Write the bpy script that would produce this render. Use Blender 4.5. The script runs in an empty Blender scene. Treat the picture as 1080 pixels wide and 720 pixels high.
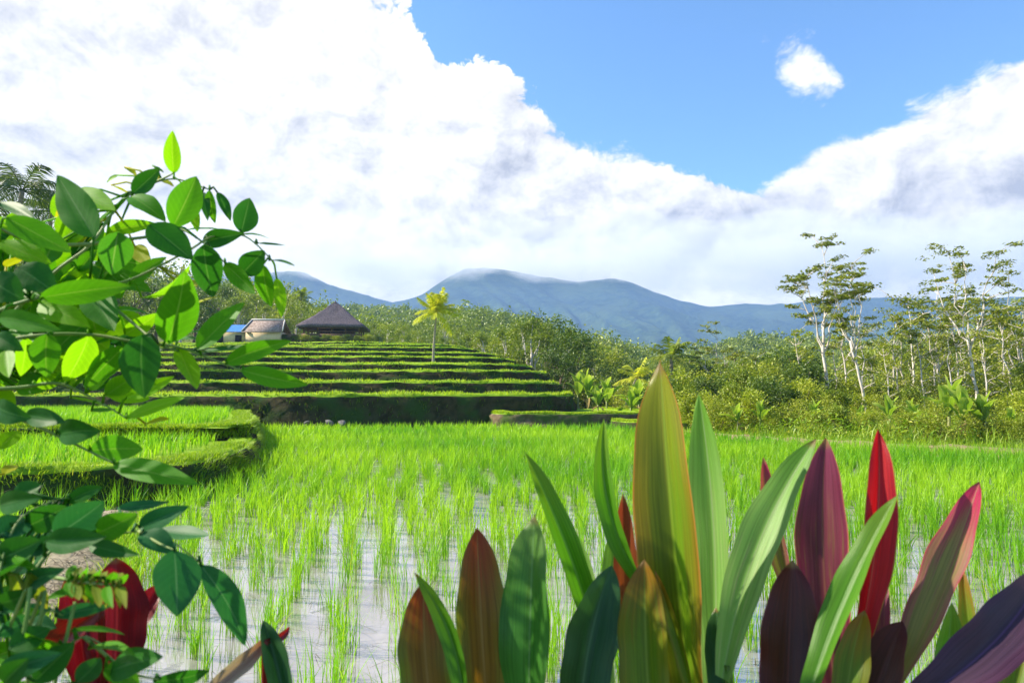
import bpy, math, random
import numpy as np
from math import radians as R, sin, cos, pi
from mathutils import Vector, Matrix
rng = np.random.default_rng(7)
random.seed(7)
scene = bpy.context.scene
COL = scene.collection

# ------------------------------------------------------------------ camera
F = 700.0; HOR = 415.0; CAMZ = 1.6
TH = math.atan((HOR-360)/F)
cam_d = bpy.data.cameras.new('camera'); cam = bpy.data.objects.new('camera', cam_d); COL.objects.link(cam)
cam.location = (0, 0, CAMZ); cam.rotation_euler = (pi/2+TH, 0, 0)
cam_d.sensor_width = 36; cam_d.lens = 36*F/1080; cam_d.clip_end = 30000; cam_d.clip_start = 0.02
cam_d.dof.use_dof = True; cam_d.dof.focus_distance = 9; cam_d.dof.aperture_fstop = 9
scene.camera = cam
def ray(px, py):
    a = (px-540)/F; b = (360-py)/F
    return np.array([a, cos(TH)-b*sin(TH), sin(TH)+b*cos(TH)])
def P(px, py, Y):                       # point seen at photo pixel px,py that lies Y metres ahead
    d = ray(px, py); return d*(Y/d[1])+np.array([0, 0, CAMZ])
def gx(px, Y): return (px-540)/F*Y*1.003

# ------------------------------------------------------------------ light
SUN_AZ, SUN_EL = R(-80), R(38)          # azimuth from +Y towards +X
world = bpy.data.worlds.new('World'); scene.world = world; world.use_nodes = True
wt = world.node_tree; wt.nodes.clear()
def nd(nt, typ, **kw):
    n = nt.nodes.new(typ)
    for k, v in kw.items(): setattr(n, k, v)
    return n
class NB:
    def __init__(s, nt): s.nt = nt
    def put(s, sock, v):
        if hasattr(v, 'is_linked') or isinstance(v, bpy.types.NodeSocket): s.nt.links.new(v, sock)
        else: sock.default_value = v
    def m(s, op, a, b=0.0, c=0.0, clamp=False):
        n = nd(s.nt, 'ShaderNodeMath', operation=op, use_clamp=clamp)
        s.put(n.inputs[0], a); s.put(n.inputs[1], b); s.put(n.inputs[2], c)
        return n.outputs[0]
    def ss(s, x, lo, hi, a=0.0, b=1.0):
        n = nd(s.nt, 'ShaderNodeMapRange', interpolation_type='SMOOTHSTEP')
        s.put(n.inputs[0], x); s.put(n.inputs[1], lo); s.put(n.inputs[2], hi); s.put(n.inputs[3], a); s.put(n.inputs[4], b)
        return n.outputs[0]
    def mix(s, f, a, b, bt='MIX'):
        n = nd(s.nt, 'ShaderNodeMix', data_type='RGBA', blend_type=bt)
        s.put(n.inputs[0], f); s.put(n.inputs[6], c4(a)); s.put(n.inputs[7], c4(b))
        return n.outputs[2]
    def noise(s, vec, scale, detail=4, rough=.55, dist=0.0, dim='3D'):
        n = nd(s.nt, 'ShaderNodeTexNoise', noise_dimensions=dim)
        if vec is not None: s.nt.links.new(vec, n.inputs['Vector'])
        n.inputs['Scale'].default_value = scale; n.inputs['Detail'].default_value = detail
        n.inputs['Roughness'].default_value = rough; n.inputs['Distortion'].default_value = dist
        return n.outputs['Fac']
def c4(c):
    if isinstance(c, (tuple, list)) and len(c) == 3: return (*c, 1.0)
    return c

B = NB(wt)
sky = nd(wt, 'ShaderNodeTexSky', sky_type='NISHITA', sun_disc=False)
sky.sun_elevation = SUN_EL; sky.sun_rotation = SUN_AZ; sky.altitude = 300; sky.air_density = 1.0; sky.dust_density = .2; sky.ozone_density = 5.0
bg1 = nd(wt, 'ShaderNodeBackground'); bg1.inputs[1].default_value = .115
B.put(bg1.inputs[0], B.mix(1.0, sky.outputs[0], (.88, 1.05, 1.10), 'MULTIPLY'))
tc = nd(wt, 'ShaderNodeTexCoord'); sp = nd(wt, 'ShaderNodeSeparateXYZ'); wt.links.new(tc.outputs['Generated'], sp.inputs[0])
az = B.m('ARCTAN2', sp.outputs[0], sp.outputs[1]); el = B.m('ARCSINE', sp.outputs[2])
comb = nd(wt, 'ShaderNodeCombineXYZ'); B.put(comb.inputs[0], az); B.put(comb.inputs[1], B.m('MULTIPLY', el, 1.35)); comb.inputs[2].default_value = 3.7
uv = comb.outputs[0]
def shift(dx, dy):
    n = nd(wt, 'ShaderNodeVectorMath', operation='ADD'); wt.links.new(uv, n.inputs[0]); n.inputs[1].default_value = (dx, dy, 0); return n.outputs[0]
def pe(px, py):
    d = ray(px, py); d = d/np.linalg.norm(d); return math.atan2(d[0], d[1]), math.asin(d[2])
BLOBS = [(90,170,260,120,1.1),(310,120,190,120,1.1),(450,175,150,80,1.0),(590,195,110,62,1.0),(690,222,75,36,.85),
         (180,60,170,50,.55),(330,0,100,70,.6),(540,282,900,52,1.25),(960,225,150,58,1.1),(1075,160,70,60,1.1),(1000,185,50,40,.5),(1180,210,140,90,1.0),
         (880,185,55,40,.8),(810,56,44,26,.64),(845,80,36,38,.70),(1085,110,60,30,.9),(908,104,46,28,.46),(870,135,50,22,-.5),(910,8,45,18,.3),(-250,150,250,160,.6),
         (90,0,120,24,-.45),(640,70,130,70,-.6),(480,20,60,50,-.6),(770,140,75,60,-.75),(960,50,90,60,-.5),(800,200,40,20,-.3)]
acc = None
for px, py, sx, sy, w in BLOBS:
    a0, e0 = pe(px, py)
    u = B.m('MULTIPLY', B.m('SUBTRACT', az, a0), F/sx); v = B.m('MULTIPLY', B.m('SUBTRACT', el, e0), F/sy)
    r2 = B.m('ADD', B.m('MULTIPLY', u, u), B.m('MULTIPLY', v, v))
    g = B.m('MULTIPLY', B.m('EXPONENT', B.m('MULTIPLY', r2, -1.0)), w)
    acc = g if acc is None else B.m('ADD', acc, g)
# scattered clouds elsewhere round the sky, away from the view
away = B.ss(B.m('ABSOLUTE', az), 1.0, 1.5, 0.0, .12)
acc = B.m('ADD', acc, away)
def voro(vec, sc, det=3):
    n = nd(wt, 'ShaderNodeTexVoronoi', feature='F1', voronoi_dimensions='2D', normalize=True); wt.links.new(vec, n.inputs['Vector']); n.inputs['Scale'].default_value = sc; n.inputs['Detail'].default_value = det; n.inputs['Roughness'].default_value = .62; n.inputs['Lacunarity'].default_value = 2.3
    return n.outputs['Distance']
def warped(vec):
    w = nd(wt, 'ShaderNodeTexNoise', noise_dimensions='2D'); wt.links.new(vec, w.inputs['Vector']); w.inputs['Scale'].default_value = 7; w.inputs['Detail'].default_value = 5
    a = nd(wt, 'ShaderNodeVectorMath', operation='MULTIPLY_ADD'); wt.links.new(w.outputs['Color'], a.inputs[0]); a.inputs[1].default_value = (.10, .10, .10); wt.links.new(vec, a.inputs[2]); return a.outputs[0]
fb1 = B.noise(uv, 4.2, 8, .60, .0, '2D')
big = B.noise(shift(.3, .1), 2.6, 3, .5, 0, '2D')
W1 = warped(uv); W2 = warped(shift(-.020, .028))
vo1 = voro(W1, 5.5, 4); vo2 = voro(W2, 5.5, 4)
fbs = B.noise(shift(-.020, .028), 4.2, 5, .60, .0, '2D')
dens = B.m('ADD', B.m('ADD', acc, B.m('MULTIPLY', B.m('SUBTRACT', fb1, .5), 1.5)), B.m('MULTIPLY', B.m('SUBTRACT', .36, vo1), 2.1))
cov = B.m('MULTIPLY', B.ss(dens, .37, B.m('ADD', .50, B.m('MULTIPLY', B.ss(big, .35, .62), .36))), B.ss(el, -.03, .02))
# relief: how much cloud stands between this spot and the light
relief = B.m('ADD', B.m('MULTIPLY', B.m('SUBTRACT', fb1, fbs), 2.2), B.m('MULTIPLY', B.m('SUBTRACT', vo2, vo1), 2.0))
low = None
for px, py, sx, sy, w in [(700,245,100,40,1.5),(470,268,230,34,.95),(250,225,230,40,.5),(560,195,110,36,.7),(930,235,150,36,.6),(1010,180,80,36,.6),(180,60,120,40,.25),(760,292,300,24,.45),(390,150,90,40,.3),(100,150,90,50,.2)]:
    a0, e0 = pe(px, py); u = B.m('MULTIPLY', B.m('SUBTRACT', az, a0), F/sx); v = B.m('MULTIPLY', B.m('SUBTRACT', el, e0), F/sy)
    g = B.m('MULTIPLY', B.m('EXPONENT', B.m('MULTIPLY', B.m('ADD', B.m('MULTIPLY', u, u), B.m('MULTIPLY', v, v)), -1.0)), w); low = g if low is None else B.m('ADD', low, g)
lowm = B.m('MULTIPLY', low, B.ss(B.m('ADD', big, B.m('MULTIPLY', B.m('SUBTRACT', vo1, .36), .25)), .28, .60, .45, 1.0))
shade = B.m('ADD', relief, B.m('SUBTRACT', .84, B.m('MULTIPLY', lowm, .56)), clamp=True)
ccol = B.mix(shade, (.43, .44, .49), (1.0, .975, .94))
bg2 = nd(wt, 'ShaderNodeBackground'); B.put(bg2.inputs[0], ccol); bg2.inputs[1].default_value = .57
mixs = nd(wt, 'ShaderNodeMixShader'); B.put(mixs.inputs[0], cov); wt.links.new(bg1.outputs[0], mixs.inputs[1]); wt.links.new(bg2.outputs[0], mixs.inputs[2])
wo = nd(wt, 'ShaderNodeOutputWorld'); wt.links.new(mixs.outputs[0], wo.inputs[0])

sl = bpy.data.lights.new('sun', 'SUN'); sl.energy = 5.0; sl.angle = R(.5); sl.color = (1, .91, .74)
so = bpy.data.objects.new('sun', sl); COL.objects.link(so)
sdir = Vector((sin(SUN_AZ)*cos(SUN_EL), cos(SUN_AZ)*cos(SUN_EL), sin(SUN_EL)))
so.rotation_euler = sdir.to_track_quat('Z', 'Y').to_euler()
vs = scene.view_settings; scene.display_settings.display_device = 'sRGB'
vs.view_transform = 'Standard'; vs.look = 'None'; vs.exposure = 1.2; vs.gamma = 1
cy = scene.cycles
cy.use_denoising = True; cy.max_bounces = 7; cy.diffuse_bounces = 3; cy.glossy_bounces = 3; cy.transmission_bounces = 4; cy.volume_bounces = 1
cy.transparent_max_bounces = 6; cy.sample_clamp_indirect = 6

# ------------------------------------------------------------------ mesh helpers
class MB:
    def __init__(s): s.V = []; s.Fq = []; s.Ft = []; s.n = 0; s.A = []; s.L = []; s.ng = []
    def add(s, V, quads=None, tris=None, rnd=0.5, lu=None, ngons=None):
        V = np.asarray(V, float).reshape(-1, 3); k = len(V)
        s.V.append(V)
        if quads is not None and len(quads): s.Fq.append(np.asarray(quads, int)+s.n)
        if tris is not None and len(tris): s.Ft.append(np.asarray(tris, int)+s.n)
        if ngons:
            for g in ngons: s.ng.append(np.asarray(g, int)+s.n)
        s.A.append(np.broadcast_to(np.asarray(rnd, float), (k,)).copy() if np.ndim(rnd) == 0 else np.asarray(rnd, float))
        s.L.append(np.zeros((k, 3)) if lu is None else np.asarray(lu, float))
        s.n += k
    def build(s, name, mat, parent=None, smooth=False, loc=None):
        me = bpy.data.meshes.new(name)
        V = np.concatenate(s.V); 
        if loc is not None: V = V-np.asarray(loc)
        q = np.concatenate(s.Fq) if s.Fq else np.zeros((0, 4), int); t = np.concatenate(s.Ft) if s.Ft else np.zeros((0, 3), int)
        ngl = [len(g) for g in s.ng]
        me.vertices.add(len(V)); me.vertices.foreach_set('co', V.astype(np.float32).ravel())
        loops = np.concatenate([q.ravel(), t.ravel()]+[g for g in s.ng]).astype(np.int32)
        tot = np.concatenate([np.full(len(q), 4), np.full(len(t), 3), np.array(ngl, int)]).astype(np.int32)
        start = np.concatenate([[0], np.cumsum(tot)[:-1]]).astype(np.int32)
        me.loops.add(len(loops)); me.loops.foreach_set('vertex_index', loops)
        me.polygons.add(len(tot)); me.polygons.foreach_set('loop_start', start)
        try: me.polygons.foreach_set('loop_total', tot)
        except Exception: pass
        if smooth: me.polygons.foreach_set('use_smooth', np.ones(len(tot), bool))
        a = me.attributes.new('rnd', 'FLOAT', 'POINT'); a.data.foreach_set('value', np.concatenate(s.A).astype(np.float32))
        l = me.attributes.new('lu', 'FLOAT_VECTOR', 'POINT'); l.data.foreach_set('vector', np.concatenate(s.L).astype(np.float32).ravel())
        me.update(calc_edges=True)
        for mm in (mat if isinstance(mat, (list, tuple)) else [mat]): me.materials.append(mm)
        o = bpy.data.objects.new(name, me); COL.objects.link(o)
        if loc is not None: o.location = loc
        if parent is not None: o.parent = parent
        return o
def tag(o, label=None, cat=None, group=None, kind=None):
    if label: o['label'] = label
    if cat: o['category'] = cat
    if group: o['group'] = group
    if kind: o['kind'] = kind
    return o
def thing(name, label, cat, loc=(0, 0, 0), rz=0, group=None, s=1):
    o = bpy.data.objects.new(name, None); COL.objects.link(o); o.location = loc; o.rotation_euler = (0, 0, rz); o.scale = (s, s, s)
    o.empty_display_size = .2
    return tag(o, label, cat, group)
def copy_tree(src, loc, rz, s, label=None, group=None, sz=None):
    r = src.copy(); COL.objects.link(r); r.location = loc; r.rotation_euler = (0, 0, rz); r.scale = (s, s, sz or s)
    if label: r['label'] = label
    if group: r['group'] = group
    for ch in src.children:
        c = ch.copy(); COL.objects.link(c); c.parent = r
        for g in ch.children:
            d = g.copy(); COL.objects.link(d); d.parent = c
    return r
def unit(v): v = np.asarray(v, float); return v/(np.linalg.norm(v)+1e-12)
def tube(mb, pts, rad, n=7, rnd=.5, cap=True):
    pts = np.asarray(pts, float); m = len(pts); rad = np.broadcast_to(np.asarray(rad, float), (m,))
    T = np.gradient(pts, axis=0); ref = np.array([0.31, .95, .05]); V = []; L = []
    for i in range(m):
        t = unit(T[i]); a = unit(np.cross(t, ref)); b = np.cross(t, a)
        an = np.linspace(0, 2*pi, n, endpoint=False)
        V.append(pts[i]+rad[i]*(np.cos(an)[:, None]*a+np.sin(an)[:, None]*b))
        L.append(np.stack([np.cos(an), np.full(n, i/(m-1)), np.sin(an)], 1))
    V = np.concatenate(V); q = []
    for i in range(m-1):
        for j in range(n):
            q.append([i*n+j, i*n+(j+1) % n, (i+1)*n+(j+1) % n, (i+1)*n+j])
    mb.add(V, quads=q, rnd=rnd, lu=np.concatenate(L), ngons=[list(range(n))[::-1], [(m-1)*n+j for j in range(n)]] if cap else None)
def box(mb, lo, hi, rnd=.5):
    x0, y0, z0 = lo; x1, y1, z1 = hi
    V = [(x0,y0,z0),(x1,y0,z0),(x1,y1,z0),(x0,y1,z0),(x0,y0,z1),(x1,y0,z1),(x1,y1,z1),(x0,y1,z1)]
    mb.add(V, quads=[[3,2,1,0],[4,5,6,7],[0,1,5,4],[1,2,6,5],[2,3,7,6],[3,0,4,7]], rnd=rnd)
def blades(mb, base, h, w, lean, az, seg=3, curl=1.0, rnd=None, rg=None):
    """many grass / rice blades at once"""
    base = np.asarray(base, float); N = len(base); h = np.broadcast_to(h, (N,)); w = np.broadcast_to(w, (N,)); lean = np.broadcast_to(lean, (N,))
    d = np.stack([np.cos(az), np.sin(az), np.zeros(N)], 1); sd = np.stack([-np.sin(az), np.cos(az), np.zeros(N)], 1)
    tw = rng.uniform(-.9, .9, N); sd = sd*np.cos(tw)[:, None]+d*np.sin(tw)[:, None]
    Vs = []; L = []
    for i in range(seg+1):
        t = i/seg
        out = lean*h*(t**(1+curl)); up = h*(t-.28*np.minimum(lean, 1.2)*t**3)
        c = base+d*out[:, None]+np.array([0, 0, 1])*up[:, None]
        ww = w*(1-t**2.2)*.5*(.55+.45*min(1, t*4))
        if i < seg: Vs += [c-sd*ww[:, None], c+sd*ww[:, None]]; L += [t, t]
        else: Vs += [c]; L += [1.]
    K = 2*seg+1
    V = np.stack(Vs, 1).reshape(-1, 3); o = (np.arange(N)*K)[:, None]
    q = np.concatenate([o+np.array([2*i, 2*i+1, 2*i+3, 2*i+2]) for i in range(seg-1)]) if seg > 1 else None
    t3 = o+np.array([2*seg-2, 2*seg-1, 2*seg])
    if rnd is None: rnd = rng.random(N)
    lu = np.zeros((N, K, 3)); lu[:, :, 1] = np.array(L)
    mb.add(V, quads=q, tris=t3, rnd=np.repeat(rnd, K), lu=lu.reshape(-1, 3))
def leafcards(mb, C, size, rnd, up=.5, asp=.5):
    """diamond shaped leaves, folded along the middle"""
    N = len(C); n = rng.normal(size=(N, 3)); n[:, 2] = np.abs(n[:, 2])+up; n /= np.linalg.norm(n, axis=1)[:, None]
    r = rng.normal(size=(N, 3)); a = np.cross(n, r); a /= np.linalg.norm(a, axis=1)[:, None]; b = np.cross(n, a)
    s = np.broadcast_to(size, (N,))[:, None]*rng.uniform(.6, 1.3, (N, 1))
    V = np.stack([C-a*s*.5, C+b*s*asp*.5+n*s*.08, C+a*s*.55-n*s*.12, C-b*s*asp*.5+n*s*.08], 1).reshape(-1, 3)
    o = (np.arange(N)*4)[:, None]
    mb.add(V, tris=np.concatenate([o+np.array([0, 1, 2]), o+np.array([0, 2, 3])]), rnd=np.repeat(rnd, 4))
PROF = {
 'ovate': lambda v: np.sin(pi*np.clip(v, 0, 1)**.82)**.78*(1-.12*v),
 'lance': lambda v: np.where(v < .52, .34+.66*np.sin(pi/2*np.clip(v/.52, 0, 1)), np.clip(1-((v-.52)/.48)**2.3, 0, 1)**.82)*(1+.035*np.sin(v*23)),
 'strap': lambda v: np.clip(np.minimum(1, (1-v)*3.4)**.62, 0, 1)*(.62+.38*np.sin(pi*np.clip(v*1.15, 0, 1))),
 'banana': lambda v: np.clip(np.sin(pi*(.03+.97*v))**.45, 0, 1),
}
def leaf(mb, base, tip, width, normal, prof='ovate', fold=.35, arch=.0, bend=0., twist=0., wav=0., nl=14, nw=3, rnd=.5, yaw=0.0):
    base = np.asarray(base, float); tip = np.asarray(tip, float); ax = tip-base; Ln = np.linalg.norm(ax); ax = ax/Ln
    n = np.asarray(normal, float); n = unit(n-ax*np.dot(n, ax)); s = np.cross(ax, n); n, s = n*cos(yaw)+s*sin(yaw), s*cos(yaw)-n*sin(yaw)
    v = np.linspace(0, 1, nl+1); w = width*.5*PROF[prof](v)
    u = np.linspace(-1, 1, 2*nw+1); V = []; L = []; ph = rng.uniform(0, 6)
    for i in range(nl+1):
        t = v[i]; tw = twist*(t-.4); n2 = n*cos(tw)+s*sin(tw); s2 = s*cos(tw)-n*sin(tw)
        c = base+ax*Ln*t+n*arch*Ln*4*t*(1-t)+s*bend*Ln*4*t*(1-t)
        for uu in u:
            f = fold*abs(uu)*(1-.25*abs(uu))
            rip = wav*width*sin(ph+t*17+uu*1.3)*abs(uu)**2
            V.append(c+s2*uu*w[i]*math.sqrt(max(.05, 1-fold*fold*.6))+n2*(f*w[i]+rip)); L.append((uu, t, w[i]))
    m = 2*nw+1
    q = [[i*m+j, i*m+j+1, (i+1)*m+j+1, (i+1)*m+j] for i in range(nl) for j in range(m-1)]
    mb.add(V, quads=q, rnd=rnd, lu=L)

# ------------------------------------------------------------------ materials
MATS = {}
def newmat(name):
    m = bpy.data.materials.new(name); m.use_nodes = True; nt = m.node_tree; nt.nodes.clear()
    out = nd(nt, 'ShaderNodeOutputMaterial'); return m, nt, NB(nt), out
def bsdf(nt, col, rough=.6, spec=.4, bump=None, bstr=.3, bdist=.02):
    b = nd(nt, 'ShaderNodeBsdfPrincipled'); NB(nt).put(b.inputs['Base Color'], c4(col)); NB(nt).put(b.inputs['Roughness'], rough)
    b.inputs['Specular IOR Level'].default_value = spec
    if bump is not None:
        bp = nd(nt, 'ShaderNodeBump'); bp.inputs['Strength'].default_value = bstr; bp.inputs['Distance'].default_value = bdist
        nt.links.new(bump, bp.inputs['Height']); nt.links.new(bp.outputs[0], b.inputs['Normal'])
    return b
def attr(nt, name, k='Fac'):
    a = nd(nt, 'ShaderNodeAttribute', attribute_name=name); return a.outputs[k]
def foliage(name, c1, c2, trans=.4, tcol=None, rough=.45, spec=.35, c3=None, tip=None, base=None, objvar=True):
    """leaf material: hue varies leaf by leaf and plant by plant, part of the light passes through"""
    m, nt, b, out = newmat(name)
    r = attr(nt, 'rnd'); col = b.mix(r, c1, c2)
    if c3: col = b.mix(b.ss(r, .90, .98), col, c3)
    if objvar:
        oi = nd(nt, 'ShaderNodeObjectInfo'); 
        col = b.mix(b.m('MULTIPLY', oi.outputs['Random'], .45), col, tuple(x*.62 for x in c1))
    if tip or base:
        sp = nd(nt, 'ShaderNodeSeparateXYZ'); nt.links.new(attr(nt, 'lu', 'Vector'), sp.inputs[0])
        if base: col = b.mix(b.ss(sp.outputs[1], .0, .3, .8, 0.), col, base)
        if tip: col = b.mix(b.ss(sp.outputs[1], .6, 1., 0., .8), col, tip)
    p = bsdf(nt, col, rough, spec)
    t = nd(nt, 'ShaderNodeBsdfTranslucent')
    tc_ = b.mix(1.0, col, tcol or (1.5, 1.6, .6), 'MULTIPLY'); b.put(t.inputs[0], tc_)
    mx = nd(nt, 'ShaderNodeMixShader'); mx.inputs[0].default_value = trans
    nt.links.new(p.outputs[0], mx.inputs[1]); nt.links.new(t.outputs[0], mx.inputs[2]); nt.links.new(mx.outputs[0], out.inputs[0])
    MATS[name] = m; return m
def bigleaf(name, mid, edge, tip, trans=.35, rough=.38, rib=None, streak=.7, rim=None, veins='strap', tmul=(1.4, 1.5, .7), splash=None, half=None):
    """close-up leaf: midrib, veins, coloured margin and tip, blotches"""
    m, nt, b, out = newmat(name)
    sp = nd(nt, 'ShaderNodeSeparateXYZ'); nt.links.new(attr(nt, 'lu', 'Vector'), sp.inputs[0]); u, v = sp.outputs[0], sp.outputs[1]
    au = b.m('ABSOLUTE', u)
    oi = attr(nt, 'rnd')
    cv = nd(nt, 'ShaderNodeCombineXYZ'); b.put(cv.inputs[0], b.m('MULTIPLY', u, 3.2)); b.put(cv.inputs[1], b.m('MULTIPLY', v, 1.1)); b.put(cv.inputs[2], b.m('MULTIPLY', oi, 37.0))
    n1 = b.noise(cv.outputs[0], 2.2, 4, .6)
    cv2 = nd(nt, 'ShaderNodeCombineXYZ'); b.put(cv2.inputs[0], b.m('MULTIPLY', u, 14.0)); b.put(cv2.inputs[1], b.m('MULTIPLY', v, .9)); b.put(cv2.inputs[2], b.m('MULTIPLY', oi, 17.0))
    n2 = b.noise(cv2.outputs[0], 1.6, 3, .6)
    e = b.m('ADD', au, b.m('MULTIPLY', b.m('SUBTRACT', n1, .5), .9))
    col = c4(mid)
    if half: col = b.mix(b.ss(b.m('ADD', u, b.m('MULTIPLY', b.m('SUBTRACT', n1, .5), .35)), -.08, .10), col, half)
    col = b.mix(b.ss(e, .35, 1.0), col, edge)
    if splash: col = b.mix(b.ss(n1, .55, .68, 0, .85), col, splash)
    col = b.mix(b.ss(b.m('ADD', v, b.m('MULTIPLY', b.m('SUBTRACT', n1, .5), .5)), .55, 1.0), col, tip)
    if veins == 'strap':
        vn = n2
        col = b.mix(b.m('MULTIPLY', b.ss(n2, .42, .62), streak), col, b.mix(1.0, col, (.55, .55, .55), 'MULTIPLY'))
    else:
        vv = b.m('SINE', b.m('MULTIPLY', b.m('SUBTRACT', v, b.m('MULTIPLY', au, .22)), 58.0))
        vn = b.ss(vv, .55, 1.0)
        col = b.mix(b.m('MULTIPLY', vn, .16), col, b.mix(1.0, col, (1.9, 1.6, 1.7), 'MULTIPLY'))
        col = b.mix(b.ss(n1, .3, .75, 0, .35), col, b.mix(1.0, col, (.6, .7, .6), 'MULTIPLY'))
    if rib: col = b.mix(b.ss(au, .015, .055, .75, 0.), col, rib)
    if rim: col = b.mix(b.ss(au, .93, .985, 0., .9), col, rim)
    if veins == 'strap':                     # flecks, small tears gone brown, scorched tip
        col = b.mix(b.m('MULTIPLY', b.ss(b.m('SINE', b.m('ADD', b.m('MULTIPLY', u, 75.0), b.m('MULTIPLY', n1, 6.0))), .2, 1.0), .22), col, b.mix(1.0, col, (.55, .6, .5), 'MULTIPLY'))
        fl = b.noise(cv.outputs[0], 13.0, 3, .7); col = b.mix(b.ss(fl, .70, .76, 0, .75), col, (.16, .10, .035))
        col = b.mix(b.ss(b.m('ADD', v, b.m('MULTIPLY', n2, .05)), .965, 1.01, 0, b.ss(oi, .45, .6, 0, .9)), col, (.22, .13, .05))
    else:
        fl = b.noise(cv.outputs[0], 9.0, 3, .6); col = b.mix(b.ss(fl, .70, .75, 0, .6), col, (.20, .17, .04))
    p = bsdf(nt, col, rough if veins == 'strap' else rough+.16, .26 if veins == 'strap' else .13, vn, .22 if veins == 'strap' else .05, .003)
    t = nd(nt, 'ShaderNodeBsdfTranslucent'); b.put(t.inputs[0], b.mix(1.0, col, tmul, 'MULTIPLY'))
    mx = nd(nt, 'ShaderNodeMixShader'); mx.inputs[0].default_value = trans
    nt.links.new(p.outputs[0], mx.inputs[1]); nt.links.new(t.outputs[0], mx.inputs[2]); nt.links.new(mx.outputs[0], out.inputs[0])
    return m
def plain(name, c1, c2, scale=4, rough=.85, spec=.2, bstr=.5, bdist=.03, detail=5, stretch=None, c3=None):
    m, nt, b, out = newmat(name)
    tcn = nd(nt, 'ShaderNodeTexCoord'); v = tcn.outputs['Object']
    if stretch:
        mp = nd(nt, 'ShaderNodeMapping'); mp.inputs['Scale'].default_value = stretch; nt.links.new(v, mp.inputs[0]); v = mp.outputs[0]
    n = b.noise(v, scale, detail, .6); n2 = b.noise(v, scale*.23, 3, .5)
    col = b.mix(b.ss(n, .32, .68), c1, c2)
    if c3: col = b.mix(b.ss(n2, .45, .62), col, c3)
    p = bsdf(nt, col, rough, spec, n, bstr, bdist); nt.links.new(p.outputs[0], out.inputs[0]); return m

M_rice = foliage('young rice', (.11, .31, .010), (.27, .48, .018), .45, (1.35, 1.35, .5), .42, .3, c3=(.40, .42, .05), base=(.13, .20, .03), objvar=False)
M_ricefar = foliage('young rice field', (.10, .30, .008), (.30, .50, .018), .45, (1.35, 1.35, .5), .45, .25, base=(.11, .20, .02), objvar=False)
M_grass = foliage('bank grass', (.15, .29, .012), (.32, .44, .025), .4, (1.3, 1.3, .5), .5, .25, c3=(.34, .36, .06), objvar=False)
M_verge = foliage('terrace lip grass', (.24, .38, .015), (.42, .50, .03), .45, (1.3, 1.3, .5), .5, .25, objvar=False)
M_risergrass = foliage('shaded riser grass', (.05, .10, .01), (.11, .17, .02), .3, (1.2, 1.3, .5), .6, .2, c3=(.14, .10, .05), objvar=False)  # blades coloured dark to carry the shade on the risers
M_earth = plain('shaded riser earth', (.026, .026, .010), (.058, .048, .022), 3.0, .95, .1, .9, .08, c3=(.032, .06, .012))  # shade of the step faces is put into these dark earth colours
M_bund = plain('dry earth', (.20, .14, .075), (.32, .24, .14), 5.0, .95, .1, .8, .03, c3=(.18, .20, .06))
M_brown = plain('brown earth', (.085, .06, .035), (.17, .125, .075), 4.0, .95, .1, .9, .05, c3=(.06, .09, .02))
M_tread = plain('terrace soil and rice', (.14, .26, .012), (.26, .38, .02), 2.0, .9, .1, .6, .05)
M_ground = plain('valley ground', (.06, .10, .02), (.12, .16, .03), .35, .95, .1, .5, .1, c3=(.14, .12, .05))
M_bank = plain('grassy bank soil', (.07, .09, .02), (.12, .10, .04), 6.0, .95, .1, .8, .03)
M_mud = plain('mud', (.13, .10, .075), (.20, .165, .125), 3.0, .6, .4, .5, .02)
M_bark = plain('pale bark', (.46, .39, .32), (.70, .63, .55), 5.0, .85, .2, .4, .02, stretch=(1, 1, .35))
M_bark2 = plain('brown bark', (.14, .10, .06), (.24, .18, .12), 5.0, .9, .2, .6, .03, stretch=(1, 1, .35))
M_palmbark = plain('palm bark', (.22, .18, .13), (.36, .30, .24), 3.0, .9, .2, .6, .03, stretch=(.6, .6, 3))
M_stem = plain('green stem', (.13, .24, .04), (.22, .28, .07), 30.0, .6, .3, .3, .003, stretch=(1, 1, .2))
M_cane = plain('grey cane', (.20, .17, .13), (.33, .29, .22), 25.0, .8, .2, .4, .004)
M_tree1 = foliage('broad tree leaves', (.13, .20, .012), (.34, .38, .03), 0.26, c3=(.30, .30, .05))
M_tree2 = foliage('dark tree leaves', (.06, .115, .012), (.17, .23, .02), 0.22)
M_tree3 = foliage('yellow green leaves', (.22, .29, .02), (.42, .42, .04), 0.28)
M_albi = foliage('feathery albizia leaves', (.15, .20, .016), (.34, .35, .035), 0.26, c3=(.28, .24, .08))
M_bush = foliage('bush leaves', (.21, .28, .012), (.44, .45, .03), 0.26, c3=(.38, .34, .06))
M_under = foliage('undergrowth leaves', (.14, .26, .012), (.32, .40, .03), .35, c3=(.42, .40, .05), objvar=False)
M_palmY = foliage('yellow palm leaves', (.33, .42, .025), (.60, .58, .05), .45, (1.2, 1.15, .5), objvar=False)
M_palmG = foliage('green palm leaves', (.14, .21, .02), (.30, .33, .05), .4)
M_palmD = foliage('dark palm leaves', (.05, .09, .02), (.12, .16, .03), .3)
M_forest = foliage('far forest', (.11, .165, .014), (.28, .33, .03), 0.22, objvar=False, c3=(.18, .19, .05))

def stones_mat():
    return plain('stone', (.09, .085, .075), (.18, .17, .15), 6, .9, .2, .5, .02)
M_stone = stones_mat()

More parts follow.
